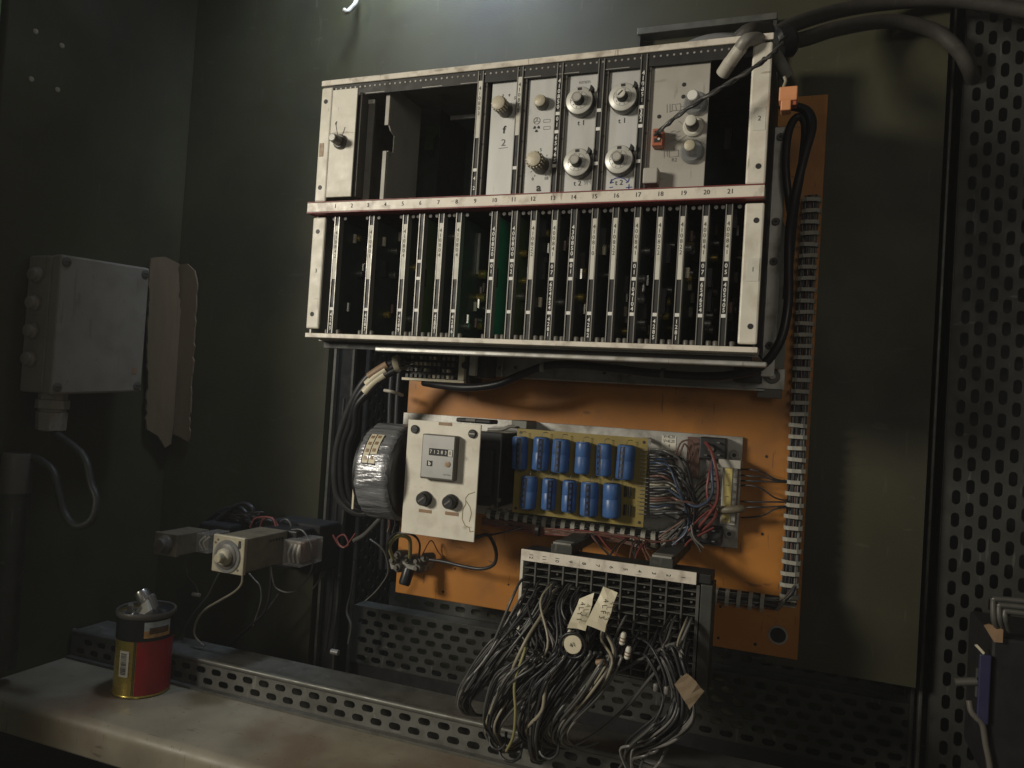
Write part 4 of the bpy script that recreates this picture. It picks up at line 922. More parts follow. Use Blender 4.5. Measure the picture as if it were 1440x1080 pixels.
for px0, px1 in ((768, 800), (908, 940)):
    a = P(px0+6, 786, YB+.004); wd_ = .0235
    MB().box((a.x, YB+.003, zt+.0107), (a.x+wd_, .913, zt+.0205)).build('arm', 'framedark', t, bevel=.0008)
    MB().box((a.x+.002, YB+.004, zt+.0206), (a.x+wd_-.002, YB+.018, zt+.0225)).build('arm_clip', 'aludull', t)
# small pins inside cells
pm = MB().box((-.0022, 0, -.0016), (.0022, .010, .0016)).mesh('contact', 'stripdark', V((0, 0, 0)), 0)
pm2 = MB().cyl((0, 0, 0), (0, -1, 0), .0013, .003, 8).mesh('contact', 'knobgrey', V((0, 0, 0)), 0)
for i in range(ncol):
    for j in range(nrow):
        if rnd.random() < .9: inst(pm if rnd.random() < .7 else pm2, 'contact', t, (xa+(i+.5)*cw+rnd.uniform(-.002, .002), YB+.0098, zbm+(j+.5)*rh))
# wires: (column range, row range, via, bundle point, tail)
GL = {'L': 'thin wire in the leftmost sheaf hanging from the terminal block', 'M': 'thin wire in the broad middle sheaf hanging from the terminal block', 'C': 'thin wire in the sheaf below the paper flags', 'R': 'thin wire in the right-hand sheaf hanging from the terminal block'}
def hang(key, ci, rj, via, tail, r=None, m=None, label=None, group=True):
    st = V((xa+(ci+.5)*cw+rnd.uniform(-.003, .003), YB+.010, zt-(rj+.5)*rh))
    out = st+V((rnd.uniform(-.001, .001), -.022, -.0005)); out2 = st+V((rnd.uniform(-.004, .001), -.036-rnd.uniform(0, .012), -.011-rnd.uniform(0, .006)))
    pts = [st, out, out2]+via+tail
    W(pts, r or rnd.choice([.0011, .0012, .0013, .0015]), m or rnd.choice(['wgrey']*6+['wmid']*3+['wdark']*9+['wbeige']), label or GL[key], 'hanging wires, '+{'L': 'left sheaf', 'M': 'middle sheaf', 'C': 'flag sheaf', 'R': 'right sheaf'}[key] if group else None, n=7, sub=6)
U = rnd.uniform
mixs = lambda ci, c0, c1: max(-1.1, min(1.1, 2*(ci-c0)/(c1-c0)-1+U(-.45, .45)))
for k in range(18):   # left sheaf
    ci = rnd.choice([0, 0, 1, 1, 2]); rj = rnd.choice([2, 3, 4, 5, 6]); s_ = mixs(ci, 0, 2); q_ = U(-1, 1)
    hang('L', ci, rj, [P(700+16*s_, 912+10*q_, .735+U(-.01, .01)), P(668+16*s_, 955+8*q_, .735+U(-.012, .012))], [P(652+9*s_, 984+4*q_, .742+U(-.008, .008)), P(657+7*s_, 1000+2*q_, .755), P(672+3*s_, 1006, .775), P(700+4*s_, 1004, .80)])
for k in range(50):   # middle sheaf
    ci = rnd.choice([0, 1, 1, 2, 2, 3, 3, 4, 4]); rj = rnd.choice([2, 3, 4, 5, 6, 7, 8, 9]); s_ = mixs(ci, 0, 4); q_ = U(-1, 1); b_ = 1 if s_ > .25 else 0
    bx_, by_ = ((704, 1052), (742, 1064))[b_]
    hang('M', ci, rj, [P(776+36*s_, 905+rj*3+8*q_, .725+U(-.015, .012)), P(738+38*s_, 960+12*q_, .722+U(-.018, .015))],
         [P(bx_-4+18*s_, 1015+8*q_, .73+U(-.015, .012)), P(bx_+11*s_, by_-8+6*q_, .745+U(-.01, .012)), P(bx_+12+6*s_, by_+4+3*q_, .765+U(-.006, .006)), P(bx_+34+8*s_, by_-8+6*q_, .785)])
for k in range(46):   # flag sheaf
    ci = rnd.choice([3, 4, 4, 5, 5, 6, 6, 7, 7]); rj = rnd.choice([4, 5, 6, 7, 8, 9, 10]); s_ = mixs(ci, 3, 7); q_ = U(-1, 1)
    hang('C', ci, rj, [P(832+38*s_, 925+9*q_, .722+U(-.015, .012)), P(798+44*s_, 975+12*q_, .722+U(-.018, .015))],
         [P(768+34*s_, 1018+9*q_, .732+U(-.012, .012)), P(768+28*s_, 1040+5*q_, .752), P(796+18*s_, 1050+3*q_, .775), P(830+10*s_, 1044, .80)])
for k in range(32):   # right sheaf
    ci = rnd.choice([8, 9, 9, 10, 10, 11, 11]); rj = rnd.choice([4, 5, 6, 7, 8, 9, 10]); s_ = mixs(ci, 8, 11); q_ = U(-1, 1)
    hang('R', ci, rj, [P(934+22*s_, 918+10*q_, .728+U(-.012, .010)), P(952+18*s_, 968+10*q_, .722+U(-.012, .012))],
         [P(948+24*s_, 1008+8*q_, .722+U(-.012, .012)), P(918+24*s_, 1036+8*q_, .728+U(-.01, .01)), P(890+9*s_, 1050+8*q_, .745), P(884+6*s_, 1066+5*q_, .765), P(900+30*s_, 1085, .78)])
hang('M', 1, 7, [P(738, 915, .712), P(724, 960, .708)], [P(725, 1000, .71), P(722, 1035, .72), P(712, 1056, .74)], .0015, 'wyellow', 'single yellow-green wire in front of the middle sheaf', False)
hang('R', 7, 9, [P(962-12, 905, .73), P(905, 965, .735)], [P(880, 995, .74), P(840, 1030, .755), P(800, 1052, .77)], .0017, 'wgrey', 'lone grey wire sweeping left below the empty part of the block', False)
hang('C', 4, 5, [P(806, 905, .715), P(770, 960, .712)], [P(762, 1000, .712), P(740, 1026, .73), P(752, 1040, .76)], .0019, 'wbeige', 'thick pale beige wire crossing in front of the flag sheaf', False)
hang('M', 2, 3, [P(740, 900, .718), P(716, 950, .715)], [P(690, 1000, .72), P(684, 1030, .74), P(700, 1046, .77)], .0018, 'wbeige', 'thick pale wire curving down over the middle sheaf', False)
for k, (px, py, rx) in enumerate(((718, 1072, 16), (772, 1068, 14), (700, 1055, 12))):   # open loops at the bottom
    W([P(px-rx, py-24, .742), P(px-rx*.8, py-8, .737), P(px, py-1, .735), P(px+rx*.8, py-8, .738), P(px+rx, py-26, .745)], .0015, 'wdark', ['dark wire loop hanging lowest, second from the left', 'dark wire loop hanging lowest, rightmost of three', 'dark wire loop hanging lowest, leftmost of three'][k])
for k in range(5):
    x0 = 884+k*9+U(-9, 9); y0 = 1034+k*5+U(-10, 10)
    W([P(x0+26+U(-6, 6), y0+U(-6, 2), .745+U(-.01, .01)), P(x0+14, y0+14+U(-4, 4), .728), P(x0-6+U(-8, 8), y0+24+U(-6, 8), .733), P(x0-18+U(-14, 34), 1095, .74)], .0014, rnd.choice(['wgrey', 'wmid']), 'short grey wire end crossing at the bottom of the right sheaf', 'wire ends at the bottom right')
# paper flags
def flag(pxs, Y, name, label, m, txt, tp, rot, th=.0006, size=.0072):
    vs = []; n = 6
    tl, tr_, br_, bl_ = pxs; mb = MB()
    for i in range(n+1):
        for j in range(3):
            u = i/n; v = j/2
            x = (tl[0]*(1-v)+tr_[0]*v)*(1-u)+(bl_[0]*(1-v)+br_[0]*v)*u; y = (tl[1]*(1-v)+tr_[1]*v)*(1-u)+(bl_[1]*(1-v)+br_[1]*v)*u
            vs.append(P(x+rnd.uniform(-.8, .8), y+rnd.uniform(-1, 1), Y+rnd.uniform(-.0009, .0009)+.0012*math.sin(u*5+Y*90+v*1.5)-.006*u))
    fs = [(i*3+j, (i+1)*3+j, (i+1)*3+j+1, i*3+j+1) for i in range(n) for j in range(2)]
    mb.add(vs, fs); o = mb.build(name, m, smooth=0, label=label, cat='flag')
    md = o.modifiers.new('thick', 'SOLIDIFY'); md.thickness = th; md.offset = 0
    if txt:
        for ch, (px, py) in zip(txt, tp): q = P(px, py, Y-.0082); text(ch, size, (q.x, Y-.0082, q.z), o, m='ink', rot=rot)
    return o
flag(((815, 842), (836, 834), (824, 887), (798, 882)), .722, 'paper_flag', 'cream paper flag, the left and lower of the two on the wires', 'tape', '4LY1', ((819, 849), (817, 856), (815, 863), (814, 871)), R_(-80))
flag(((849, 825), (868, 833), (850, 888), (823, 879)), .712, 'paper_flag', 'cream paper flag, the right and taller of the two on the wires', 'tape', '4LF3', ((852, 845), (850, 853), (848, 861), (846, 868)), R_(-80))
flag(((948, 962), (966, 946), (990, 971), (970, 998)), .708, 'paper_flag', 'brown paper flag tied to the right-hand wires', 'cardboard', '', (), 0)
t = thing('round_tag', 'small round cream tag inside a black ring under the flags', 'tag', P(805, 905, .712))
q = P(806, 906, .71); MB().cyl(q, (0, -1, .1), .0088, .0015, 22, .0004).build('disc', 'tape', t, smooth=1)
rg = [q+V((.0125*math.cos(a), -.001, .0115*math.sin(a)-.001)) for a in [2*math.pi*i/18 for i in range(19)]]; MB().tube(rg, .0016, 8, 1).build('ring', 'rubber', t, smooth=60)
text('41', .006, q+V((0, -.0024, 0)), t, rot=R_(25))
MB().tube([P(802, 886, .712), P(795, 898, .712), P(789, 908, .713)], .0016, 7, 3).build('pale_tail', 'label', t, smooth=60)
# pale crimp sleeves on the wires
for k, (px, py, l_) in enumerate(((876, 898, 'upper'), (883, 918, 'lower'))):
    t = thing('crimp_sleeve', 'white ringed crimp sleeve, %s of two in the middle of the wires' % l_, 'sleeve', P(px, py, .716))
    q = P(px, py, .714); d_ = V((.15, 0, 1)).normalized(); mb = MB().lathe(q-d_*.006, d_, [(0, .0016), (.0012, .0027), (.010, .0027), (.012, .0018)], 12).build('sleeve', 'label', t, smooth=1)
    for h_ in (.003, .006): MB().lathe(q-d_*.006+d_*h_, d_, [(0, .00285), (.0012, .00285)], 12).build('ring', 'brownlabel', mb)
MB().lathe(P(838, 932, .712), (1, 0, .3), [(0, .002), (.001, .0028), (.008, .0028), (.009, .002)], 10).build('crimp_sleeve', 'brownlabel', smooth=1, label='reddish crimp sleeve on a wire below the taller flag', cat='sleeve')
for k, (px, py) in enumerate(((922, 972), (937, 976))): MB().lathe(P(px, py, .71), (0, 0, 1), [(0, .0018), (.001, .0025), (.006, .0025), (.007, .0018)], 10).build('crimp_sleeve', 'wmid', smooth=1, label='grey crimp sleeve %s of the pair left of the brown flag' % ('left' if k == 0 else 'right'), cat='sleeve')

# ================================================================== LEFT SIDE
# multi-pin connector and the three sleeved cables
t = thing('multipin_connector', 'open multi-pin connector body under the left end of the rack', 'connector', P(620, 530, .84))
a = P(566, 534, .84); b = P(660, 494, .84)
MB().box((a.x, .845, a.z), (b.x, .885, b.z)).build('body', 'stripdark', t, bevel=.001)
MB().box((a.x, .838, a.z), (b.x-.004, .8448, a.z+.003)).build('rim', 'tape', t); MB().box((a.x+.02, .838, b.z-.004), (b.x-.004, .8448, b.z-.0015)).build('rim', 'aludull', t); MB().box((b.x-.012, .838, a.z+.0035), (b.x-.0045, .8448, b.z-.0045)).build('rim', 'tape', t)
for i in range(11):
    for j in range(4):
        q = V((a.x+.006+i*.0062, .8425, a.z+.006+j*.0075))
        if q.x < b.x-.013: MB().box((q.x-.0017, .839, q.z-.002), (q.x+.0017, .8448, q.z+.002)).build('pin_cell', rnd.choice(['tape', 'black', 'knobgrey', 'aludull', 'black']), t)
q = P(665, 514, .84); MB().box((q.x-.004, .838, q.z-.012), (q.x+.004, .846, q.z+.012)).build('jack_screw', 'label', t, bevel=.0008); MB().cyl(P(656, 514, .838), (0, -1, 0), .004, .006, 12).build('thumb_screw', 'black', t, smooth=1)
pxbox(MB(), 668, 498, 684, 532, .85, .03).build('end_block', 'framedark', t, bevel=.001)
for i in range(12):
    W([P(566+i*2.5, 510+rnd.uniform(-6, 14), .842), P(560+rnd.uniform(-6, 3), 512+rnd.uniform(-5, 8), .835), P(556, 514+rnd.uniform(-3, 6), .838)], .0008, rnd.choice(['wgrey', 'wdark', 'wmid']), 'hair-thin wire fanning into the multi-pin connector', 'wires at the multi-pin connector')
CL = ['outermost', 'middle', 'innermost']
for i in range(3):
    o = i
    pts = [P(558, 508+6*o, .842), P(540, 516+7*o, .838), P(520, 528+11*o, .835), P(502, 552+10*o, .835), P(485+7*o, 590+6*o, .84), P(474+8*o, 630, .845), P(471+9*o, 670, .85), P(476+9*o, 700, .855), P(494+6*o, 718-3*o, .86), P(516, 722-4*o, .865), P(540, 712-3*o, .87)]
    t = thing('sleeved_cable', '%s of three dark cables curving down left of the toroid' % CL[i], 'cable', pts[5], 'sleeved cables left of the toroid')
    MB().tube(pts, .0048, 10, 6).build('sheath', 'rubber' if i else 'wdark', t, smooth=60)
    MB().tube([P(545-2*o, 513+7*o, .8375), P(532-3*o, 521+8.5*o, .835), P(519-3*o, 530+11*o, .833)], .0056, 10, 4).build('tan_sleeve', 'tape' if i else 'brownlabel', t, smooth=60)
MB().lathe(P(555, 512, .835), (1, .2, .3), [(0, .010), (.005, .0105), (.007, .010)], 16).build('cable_clamp', 'tape', smooth=1, label='tan clamp gathering the three cables at the connector', cat='clamp')
MB().tube([P(541, 549, .88), P(552, 551, .875), P(566, 556, .89)], .0022, 8, 4).build('cable_tie', 'hosepale', smooth=60, label='pale plastic tie sticking out left of the orange plate', cat='cable tie')
for i, (x0, x1) in enumerate(((552, 548), (562, 557))): W([P(x0, 520, .96), P(x0-3, 560, .96), P(x1-2, 640, .96), P(x1-8, 720, .96), P(x1-12, 800, .965)], .004, 'wdark', 'dark cable dropping behind the toroid, %s of two' % ('left' if i == 0 else 'right'), n=9)
W([P(546, 716, .82), P(528, 736, .82), P(512, 752, .83), P(498, 760, .84)], .0028, 'wgrey', 'grey cable leaving the bottom of the toroid to the left', n=8)
for i, pts in enumerate((((553, 718), (556, 735), (552, 750)), ((547, 722), (548, 738), (545, 748)))): W([P(x, y, .815) for x, y in pts], .0013, ['wdark', 'wbrown'][i], ['dark lead below the toroid', 'brown lead below the toroid'][i])
for i, pts in enumerate((((468, 752), (478, 768), (490, 766), (484, 752), (474, 758), (484, 770), (500, 750)), ((520, 758), (538, 772), (545, 790), (545, 808), (530, 830), (514, 845)))):
    W([P(x, y, .90-.02*i) for x, y in pts], .0013, ['wred', 'wgrey'][i], ['red wire curled in the gap beside the slotted post', 'thin grey wire trailing down the gap to the slotted rail'][i])
W([P(484, 560, .95), P(478, 640, .95), P(474, 700, .952), P(470, 770, .955), P(466, 850, .955), P(458, 915, .957)], .0024, 'wdark', 'dark cable running down the edge of the left slotted post', n=8)
W([P(498, 790, .955), P(494, 830, .955), P(488, 860, .955), P(494, 880, .955), P(490, 905, .957)], .0020, 'wgrey', 'grey wire running down beside the slotted rail', n=8)
q = P(466, 916, .955); MB().lathe(q, (1, 0, 0), [(0, .004), (.012, .004)], 10).build('bolt', 'aludull', smooth=1, label='small dull bolt at the foot of the left slotted post', cat='bolt')
q = P(497, 690, .80); MB().box((q.x-.0012, .80, P(497, 716, .80).z), (q.x+.0012, .802, P(497, 682, .80).z)).build('pale_spacer', 'tape', smooth=0, label='thin pale upright spacer left of the toroid', cat='spacer')

# junction box on the left wall
t = thing('junction_box', 'grey plastic junction box with four corner screws on the left wall', 'junction box', (-.92, .767, -.025))
tilt = lambda y, z: (y, z+(y-.767)*.055)
def bxp(x0, x1, y0, y1, z0, z1):
    pl = [(x0, *tilt(y0, z0)), (x0, *tilt(y1, z0)), (x0, *tilt(y1, z1)), (x0, *tilt(y0, z1))]; return MB().prism(pl, (x1-x0, 0, 0))
bxp(-.950, -.9075, .698, .836, -.025, .1515).build('base', 'boxgrey', t, bevel=.003)
bxp(-.9070, -.890, .697, .837, -.026, .1525).build('lid', 'boxgrey', t, bevel=.003)
for y, z_ in ((.7045, -.0165), (.7045, .1435), (.8285, -.0165), (.8285, .1435)):
    q = V((-.890, *tilt(y, z_))); s_ = MB().lathe(q, (1, 0, 0), [(0, .0062), (.0012, .0062), (.0018, .005)], 16).build('lid_screw', 'knobgrey', t, smooth=1)
    MB().box((q.x+.0018, q.y-.004, q.z-.0006), (q.x+.0020, q.y+.004, q.z+.0006)).build('slot', 'ink', s_)
pl = [(-.8899, .818, .003), (-.8899, .826, .003), (-.8899, .826, .012), (-.8899, .818, .012)]; MB().prism(pl, (.0003, 0, 0)).build('sticker', 'brownlabel', t)
for i, z_ in enumerate((.122, .086, .050, .014)):
    MB().lathe((-.930, .6975, z_), (0, -1, 0), [(0, .0105), (.004, .0105), (.006, .0085), (.010, .0080), (.011, .006)], 12).build('side_gland', 'boxgrey', t, smooth=30)
g0 = V((-.918, .722, -.0285))
gl = MB().lathe(g0, (0, 0, -1), [(0, .017), (.008, .017), (.009, .020), (.020, .020), (.021, .0165), (.024, .0165), (.025, .0185), (.048, .0175), (.050, .010)], 6+2).build('bottom_gland', 'boxgrey', t, smooth=20)
MB().tube([g0+V((.004, 0, -.050)), P(116, 640, .715), P(128, 680, .712), P(136, 705, .71), P(128, 732, .705), P(108, 740, .70), P(92, 724, .70), P(82, 690, .70), P(74, 662, .70), P(52, 645, .70), P(32, 648, .70), P(22, 668, .70)], .0048, 10, 7).build('grey_cable', 'framedark', smooth=60, label='grey cable making an S loop below the junction box', cat='cable')
t = thing('conduit', 'grey conduit pipe standing at the left edge of the picture', 'conduit', P(8, 935, .69))
MB().lathe(P(2, 940, .69), (0, 0, 1), [(0, .016), (.225, .016)], 20).build('pipe', 'framedark', t, smooth=40)
q = P(4, 690, .69); MB().lathe(V((P(2, 940, .69).x, .69, q.z)), (0, 0, 1), [(0, .0175), (.045, .0175), (.05, .016)], 20).build('coupling', 'knobgrey', t, smooth=40)
# four bright rivets in the left wall
RV = ['upper left', 'upper right', 'lower left', 'lower right']
for i, (px, py) in enumerate(((50, 44), (87, 64), (44, 111), (81, 126))):
    q = PXp(px, py, -.9503); MB().lathe(q, (1, 0, 0), [(-.0002, .0034), (.0014, .0030), (.0026, .0014)], 10).build('rivet', 'inkwhite', smooth=1, label='bright rivet in the left wall, %s of four' % RV[i], cat='rivet', group='rivets in the left wall')
# folded cardboard strip in the corner
t = thing('cardboard_strip', 'torn brown cardboard strip folded into the corner beside the junction box', 'cardboard', (-.93, .93, -.10))
rag = random.Random(9)
def ragged(pl, amp=1.3):
    out = []
    for (x0, y0), (x1, y1) in zip(pl, pl[1:]+pl[:1]):
        n_ = max(1, int(math.hypot(x1-x0, y1-y0)/7))
        for k in range(n_): f_ = k/n_; out.append((x0+(x1-x0)*f_+rag.uniform(-amp, amp), y0+(y1-y0)*f_+rag.uniform(-amp, amp)))
    return out
yL = .944
top = [(205, 362), (226, 360), (236, 372), (242, 370), (262, 372), (273, 380), (277, 390)]
right = [(276, 420), (272, 500), (268, 560), (265, 622)]
bot = [(252, 614), (240, 606), (222, 603)]
poly = [P(x, y, yL) for x, y in ragged([(241, 371), (262, 372), (273, 380), (277, 392), (274, 460), (270, 530), (266, 600), (265, 621), (252, 614), (241, 611), (241, 500)])]
MB().prism([(p.x, yL, p.z) for p in poly], (0, .003, 0)).build('right_fold', 'cardboard', t)
xw = -.9475
pl = [PXp(px, py, xw) for px, py in ragged([(207, 364), (226, 362), (243, 372), (244, 480), (243, 610), (224, 628), (215, 612), (201, 604), (203, 480)])]
MB().prism([(xw+max(0, p.y-.86)/.084*.011, min(p.y, .9437), p.z) for p in pl], (.003, 0, 0)).build('left_fold', 'cardboard', t)

# plug-in timer with clear relay, and a second smaller one
t = thing('timer_relay', 'square-faced plug-in timer with round dial on the left panel', 'timer', (-.663, .82, -.238))
x0, x1, z0, z1 = -.6875, -.6385, -.2378, -.1915
MB().box((x0+.002, .781, z0+.002), (x1-.002, .862, z1-.002)).build('body', 'timerbody', t, bevel=.0012)
fc = MB().box((x0, .775, z0), (x1, .7808, z1)).build('front_bezel', 'timercream', t, bevel=.0012)
q = V(((x0+x1)/2-.001, .775, (z0+z1)/2-.002))
MB().lathe(q, (0, -1, 0), [(0, .0205), (.002, .0200), (.0022, .0165)], 36).build('dial_ring', 'clear', fc, smooth=1)
MB().lathe(q, (0, -1, 0), [(.0001, .0165), (.003, .0160), (.004, .0140)], 32).build('dial', 'knobgrey', fc, smooth=1)
MB().lathe(q, (0, -1, 0), [(.0041, .011), (.008, .0105), (.010, .0085), (.0105, .006), (.017, .0055), (.018, .0045)], 28).build('dial_knob', 'timercream', fc, smooth=1)
MB().prism([(x1-.009, .7747, z1-.004), (x1-.006, .7747, z1-.004), (x1-.0055, .7747, z1-.012), (x1-.0075, .7747, z1-.014), (x1-.0095, .7747, z1-.012)], (0, -.0003, 0)).build('window', 'ink', fc)
for x, z_ in ((x0+.008, z1-.006), (x0+.004, z1-.010), (x1-.008, z0+.006)): MB().cyl((x, .7748, z_), (0, -1, 0), .0014, .0004, 8).build('mark', 'knobgrey', fc)
for i in range(5): MB().box((x1-.0018, .825+i*.006, z1-.012), (x1-.0017, .8285+i*.006, z1-.009)).build('print', 'ink', t)
MB().box((x0+.004, .8625, z0+.004), (x1+.012, .90, z1-.002)).build('socket', 'black', t, bevel=.002)
MB().box((x0-.012, .9005, z0-.018), (x1+.022, .9495, z1+.002)).build('base', 'blackmatte', t, bevel=.003)
t = thing('clear_relay', 'clear-cased relay plugged in at the right of the square-faced timer', 'relay', (-.63, .85, -.235))
x0, x1, z0, z1 = -.634, -.606, -.236, -.202
MB().box((x0, .845, z0), (x1, .895, z1)).build('case', 'clearcase', t, bevel=.0015)
MB().box((x0+.006, .862, z0+.004), (x1-.006, .892, z1-.004)).build('coil', 'wbrown', t, bevel=.002)
for i in range(3): MB().tube([V((x0+.006+i*.007, .852, z0+.004)), V((x0+.006+i*.007, .849, z0+.016)), V((x0+.008+i*.006, .853, z1-.006))], .0014, 6, 4).build('contact_spring', 'label', t, smooth=60)
MB().box((x0+.002, .8955, z0+.002), (x1-.002, .9, z1-.002)).build('base', 'black', t)
t = thing('small_relay', 'dim smaller plug-in relay left of the square-faced timer', 'relay', (-.80, .85, -.235))
x0, x1, z0, z1 = -.8085, -.7700, -.2365, -.2065
MB().box((x0, .80, z0), (x1, .806, z1)).build('front_bezel', 'timerbody', t, bevel=.001)
MB().box((x0+.001, .8065, z0+.001), (x1-.001, .860, z1-.001)).build('body', 'timerbody', t, bevel=.001)
MB().lathe(V(((x0+x1)/2, .80, (z0+z1)/2)), (0, -1, 0), [(0, .0125), (.004, .012), (.006, .009), (.012, .0085)], 24).build('dial', 'knobgrey', t, smooth=1)
MB().box((x1-.0005, .835, z0+.002), (x1+.022, .875, z1-.002)).build('clear_cover', 'clearcase', t, bevel=.001)
for i in range(2): MB().tube([V((x1+.006+i*.007, .84, z0+.006)), V((x1+.003+i*.007, .838, z0+.015)), V((x1+.007+i*.007, .845, z1-.007))], .0013, 6, 4).build('contact_spring', 'tape', t, smooth=60)
MB().box((x0+.004, .876, z0-.01), (x1+.02, .9495, z1+.004)).build('base', 'blackmatte', t, bevel=.003)
# wires round the timers
tw_ = [([(352, 742), (358, 730), (372, 727), (384, 730), (388, 740)], 'wred', .0016, 'red wire arch over the timer body, left of two', .87), ([(366, 742), (370, 731), (382, 728), (390, 738), (394, 744)], 'wred', .0016, 'red wire arch over the timer body, right of two', .885),
       ([(392, 746), (394, 735), (402, 730), (409, 738), (408, 748)], 'wgrey', .0014, 'grey wire ring right of the red arches', .89),
       ([(410, 745), (425, 746), (437, 765), (440, 790), (434, 810), (420, 828), (404, 833), (388, 826), (383, 810), (382, 795)], 'wgrey', .0013, 'grey wire making a wide loop right of the timer', .87),
       ([(410, 744), (420, 755), (428, 768)], 'wmid', .0012, 'short pale wire right of the timer', .88),
       ([(341, 805), (340, 820), (330, 832), (310, 844), (290, 856), (278, 870), (273, 888), (278, 900), (287, 908)], 'wbeige', .0016, 'pale wire curving down left from the timer to the beam', .83),
       ([(308, 806), (300, 822), (292, 838), (274, 860), (262, 880), (256, 900)], 'wgrey', .0012, 'thin grey wire hanging left of the pale one', .84),
       ([(262, 784), (264, 808), (276, 824), (279, 836)], 'wgrey', .0012, 'thin grey wire hanging from the small relay', .86),
       ([(350, 806), (358, 815), (366, 825), (367, 845), (360, 868), (356, 880)], 'wmid', .0011, 'thin wire hanging straight below the timer', .88),
       ([(381, 795), (380, 830), (372, 860), (352, 880), (330, 900), (318, 912)], 'wdark', .0018, 'dark wire running down from the clear relay', .88),
       ([(392, 835), (372, 862), (345, 888), (322, 908)], 'wgrey', .0014, 'grey wire running down to the beam right of the pale one', .90),
       ([(300, 735), (318, 722), (330, 712), (345, 708), (356, 716), (352, 730)], 'wdark', .0030, 'thick dark wire arching above the timers', .90),
       ([(280, 742), (296, 728), (316, 716), (338, 714), (350, 726)], 'wdark', .0028, 'second dark wire arching above the timers', .91),
       ([(440, 828), (452, 812), (458, 800), (462, 786)], 'wgrey', .0013, 'thin wire crossing from the timer to the post', .93),
       ([(455, 775), (448, 785), (446, 795), (452, 800)], 'wdark', .0013, 'dark wire bent beside the left slotted post', .94)]
for pts, m_, r, lb, Y in tw_: W([P(x, y, Y) for x, y in pts], r, m_, lb, n=7)
for k in range(10): W([P(290+rnd.uniform(0, 70), 728+rnd.uniform(0, 14), .92), P(300+rnd.uniform(0, 60), 716+rnd.uniform(0, 14), .905), P(320+rnd.uniform(0, 60), 720+rnd.uniform(0, 12), .90), P(340+rnd.uniform(0, 60), 735+rnd.uniform(0, 12), .92)], .0016, 'wdark', 'dark wire in the tangle behind the timers', 'tangle behind the timers')
q = P(276, 836, .86); MB().lathe(q-V((.006, 0, 0)), (1, 0, 0), [(0, .003), (.012, .003)], 8).build('wire_splice', 'modgrey', smooth=1, label='small pale splice on the wire under the small relay', cat='splice')

# ------------------------------------------------------------------ the can
bc = PZp(199, 974, zs); bc = V((bc.x, .7625, zs+.0002)); bc.x = P(198, 975, .7625).x
t = thing('tin_can', 'open red and gold tin can of metal odds and ends standing on the shelf', 'can', bc)
rc, hc = .0335, .1010
def arcwall(a0, a1, z0, z1, r, name, m, parent, n=24, smooth=60):
    mb = MB(); vs = []
    for k in range(n+1):
        a = a0+(a1-a0)*k/n
        for z_ in (z0, z1): vs.append((bc.x+r*math.cos(a), bc.y+r*math.sin(a), bc.z+z_))
    mb.add(vs, [(2*k, 2*k+2, 2*k+3, 2*k+1) for k in range(n)]); return mb.build(name, m, parent, smooth=smooth)
MB().lathe(bc, (0, 0, 1), [(0, rc-.001), (.0012, rc+.0007), (.003, rc+.0004), (.0035, rc-.0003), (hc-.001, rc-.0003), (hc-.001, rc-.0012), (.006, rc-.0012), (.006, .0001)], 48).build('body', 'gold', t, smooth=50)
va = math.atan2(-bc.y, -bc.x)       # direction from the can to the viewer
arcwall(va+R_(-14), va+R_(100), .0037, .070, rc+.0002, 'red_print', 'canred', t)
for d_ in (-17, -20): arcwall(va+R_(d_), va+R_(d_+1.2), .0037, .070, rc+.0002, 'dark_line', 'ink', t, 2)
arcwall(va+R_(-180), va+R_(180), .070, .0985, rc+.0004, 'dark_band', 'candark', t, 48)
arcwall(va+R_(-2), va+R_(55), .0745, .0835, rc+.0007, 'picture_print', 'printsand', t); arcwall(va+R_(-2), va+R_(55), .0835, .094, rc+.0007, 'picture_print', 'printsky', t)
arcwall(va+R_(8), va+R_(50), .079, .087, rc+.0009, 'picture_print', 'printbrown', t)
MB().lathe(bc, (0, 0, 1), [(hc-.0045, rc+.0006), (hc-.003, rc+.0022), (hc+.001, rc+.0024), (hc+.003, rc+.0014), (hc+.002, rc-.0008), (hc-.004, rc-.0012)], 48).build('rim', 'knobgrey', t, smooth=50)
wl = arcwall(va+R_(-52), va+R_(-29), .026, .058, rc+.0003, 'code_label', 'label', t, 6)
rz = random.Random(5); z_ = .029
while z_ < .055:
    h_ = rz.choice([.0004, .0007, .0011]); arcwall(va+R_(-48), va+R_(-34), z_, z_+h_, rc+.0006, 'bar', 'ink', wl, 3); z_ += h_+rz.choice([.0004, .0007])
d_ = V((.55, .1, -.8)).normalized(); q = bc+V((-.012, 0, hc+.022))
MB().lathe(q, d_, [(0, .008), (.003, .009), (.014, .009), (.016, .006), (.030, .006)], 16).build('metal_fitting', 'steel', smooth=40, label='shiny metal fitting sticking out of the tin can', cat='fitting')
q = bc+V((.001, -.008, hc-.006)); MB().prism([(q.x-.016, q.y, q.z), (q.x+.014, q.y+.002, q.z), (q.x+.0005, q.y+.004, q.z+.021)], (0, .012, .002)).build('metal_wedge', 'label', smooth=0, bevel=.001, label='pale triangular metal piece standing in the tin can', cat='metal piece')
q = bc+V((.014, .004, hc-.006)); d_ = V((-.45, 0, .85)).normalized()
MB().lathe(q, d_, [(0, .005), (.026, .005), (.028, .004)], 12).build('metal_rod', 'knobgrey', smooth=40, label='dull rounded rod leaning right in the tin can', cat='rod')
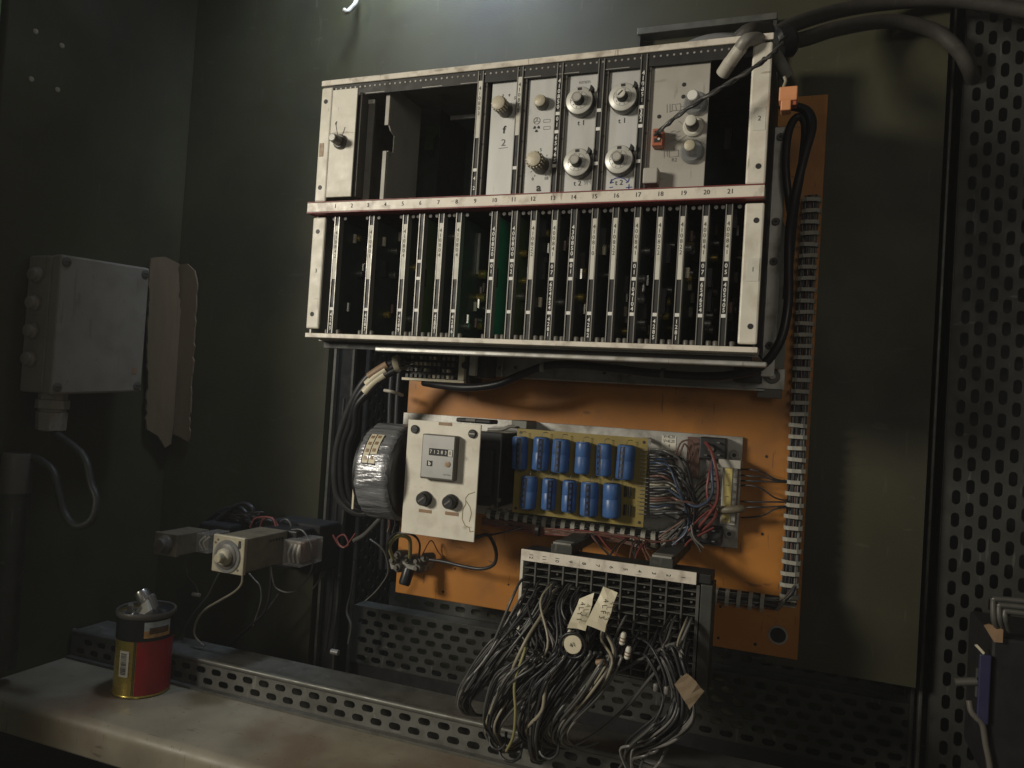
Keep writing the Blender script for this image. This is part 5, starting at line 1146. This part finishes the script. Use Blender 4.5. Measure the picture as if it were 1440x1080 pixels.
for i_, (dx, dy, dz, ax_, r_, l_, m_, lb_) in enumerate(((-.014, -.012, -.006, (.2, -.3, .9), .004, .016, 'steel', 'short bright bolt end at the left of the tin can opening'), (.010, -.018, -.008, (.7, .1, .5), .0045, .022, 'dialside', 'grey pin lying across the front of the tin can opening'), (-.004, .012, -.004, (-.5, .2, .7), .006, .020, 'knobgrey', 'dull stub at the back of the tin can opening'))):
    MB().lathe(bc+V((dx, dy, hc+dz)), ax_, [(0, r_*1.5), (.004, r_*1.5), (.0045, r_), (l_, r_), (l_+.001, r_*.8)], 6+i_*3).build('metal_scrap', m_, smooth=35, label=lb_, cat='metal piece')
q = bc+V((.020, .010, hc-.004)); MB().lathe(q, (.3, .1, .9), [(0, .012), (.006, .012), (.009, .009)], 14).build('dark_lump', 'candark', smooth=40, label='dark lump at the right of the tin can opening', cat='metal piece')

# ------------------------------------------------------------------ dark device at the lower right edge
t = thing('dark_device', 'dark device with bent metal rods at the lower right edge of the picture', 'device', P(1430, 1080, .80))
a = P(1384, 1100, .80); b = P(1384, 888, .80)
MB().box((P(1392, 950, .80).x, .80, a.z), (.32, .90, P(1400, 895, .80).z)).build('housing', 'black', t, bevel=.003)
pxbox(MB(), 1378, 920, 1390, 1020, .795, .004).build('purple_strip', 'purple', t, bevel=.001)
for i, dz in enumerate((0, 8, 16)):
    MB().tube([P(1404+i*7, 884+i, .80), P(1398+i*8, 872, .79), P(1397+i*8, 845+dz, .79), P(1402+i*8, 842+dz*1.1, .79), P(1450, 846+dz*1.1, .79)], .0026, 8, 5).build('bent_rod', 'framelit', t, smooth=60)
MB().prism([P(1384, 880, .795), P(1392, 878, .795), P(1411, 884, .795), P(1410, 904, .795), P(1398, 903, .795)], (0, .003, 0)).build('pale_tab', 'brownlabel', t)
MB().prism([P(1371, 908, .797), P(1375, 907, .797), P(1385, 918, .797), P(1383, 921, .797)], (0, .003, 0)).build('pale_tab', 'tape', t)
a = P(1343, 959, .80); b = P(1374, 958, .80); MB().lathe(a, b-a, [(0, .0036), ((b-a).length, .0036)], 12).build('pin', 'framelit', t, smooth=40)
MB().box((b.x-.0008, .80, P(1374, 980, .80).z), (b.x+.0008, .803, P(1374, 940, .80).z)).build('thin_plate', 'steel', t)
MB().tube([P(1363, 985, .80), P(1366, 1000, .798), P(1374, 1010, .797), P(1382, 1020, .797), P(1386, 1045, .797), P(1392, 1075, .797), P(1394, 1100, .797)], .0028, 8, 5).build('lead', 'knobgrey', t, smooth=60)

# ------------------------------------------------------------------ thin haze volume added to stand in for lens glare
hm = bpy.data.materials.new('glare_haze'); hm.use_nodes = True; nt = hm.node_tree
nt.nodes.remove(nt.nodes['Principled BSDF'])
pv = nt.nodes.new('ShaderNodeVolumePrincipled'); pv.inputs['Color'].default_value = (.92, .95, 1, 1); pv.inputs['Density'].default_value = .026
nt.links.new(pv.outputs[0], nt.nodes['Material Output'].inputs['Volume'])
MAT['haze'] = hm
MB().box((-2.2, -1.6, -1.75), (1.2, 1.4, 1.35)).build('haze', 'haze', kind='stuff')
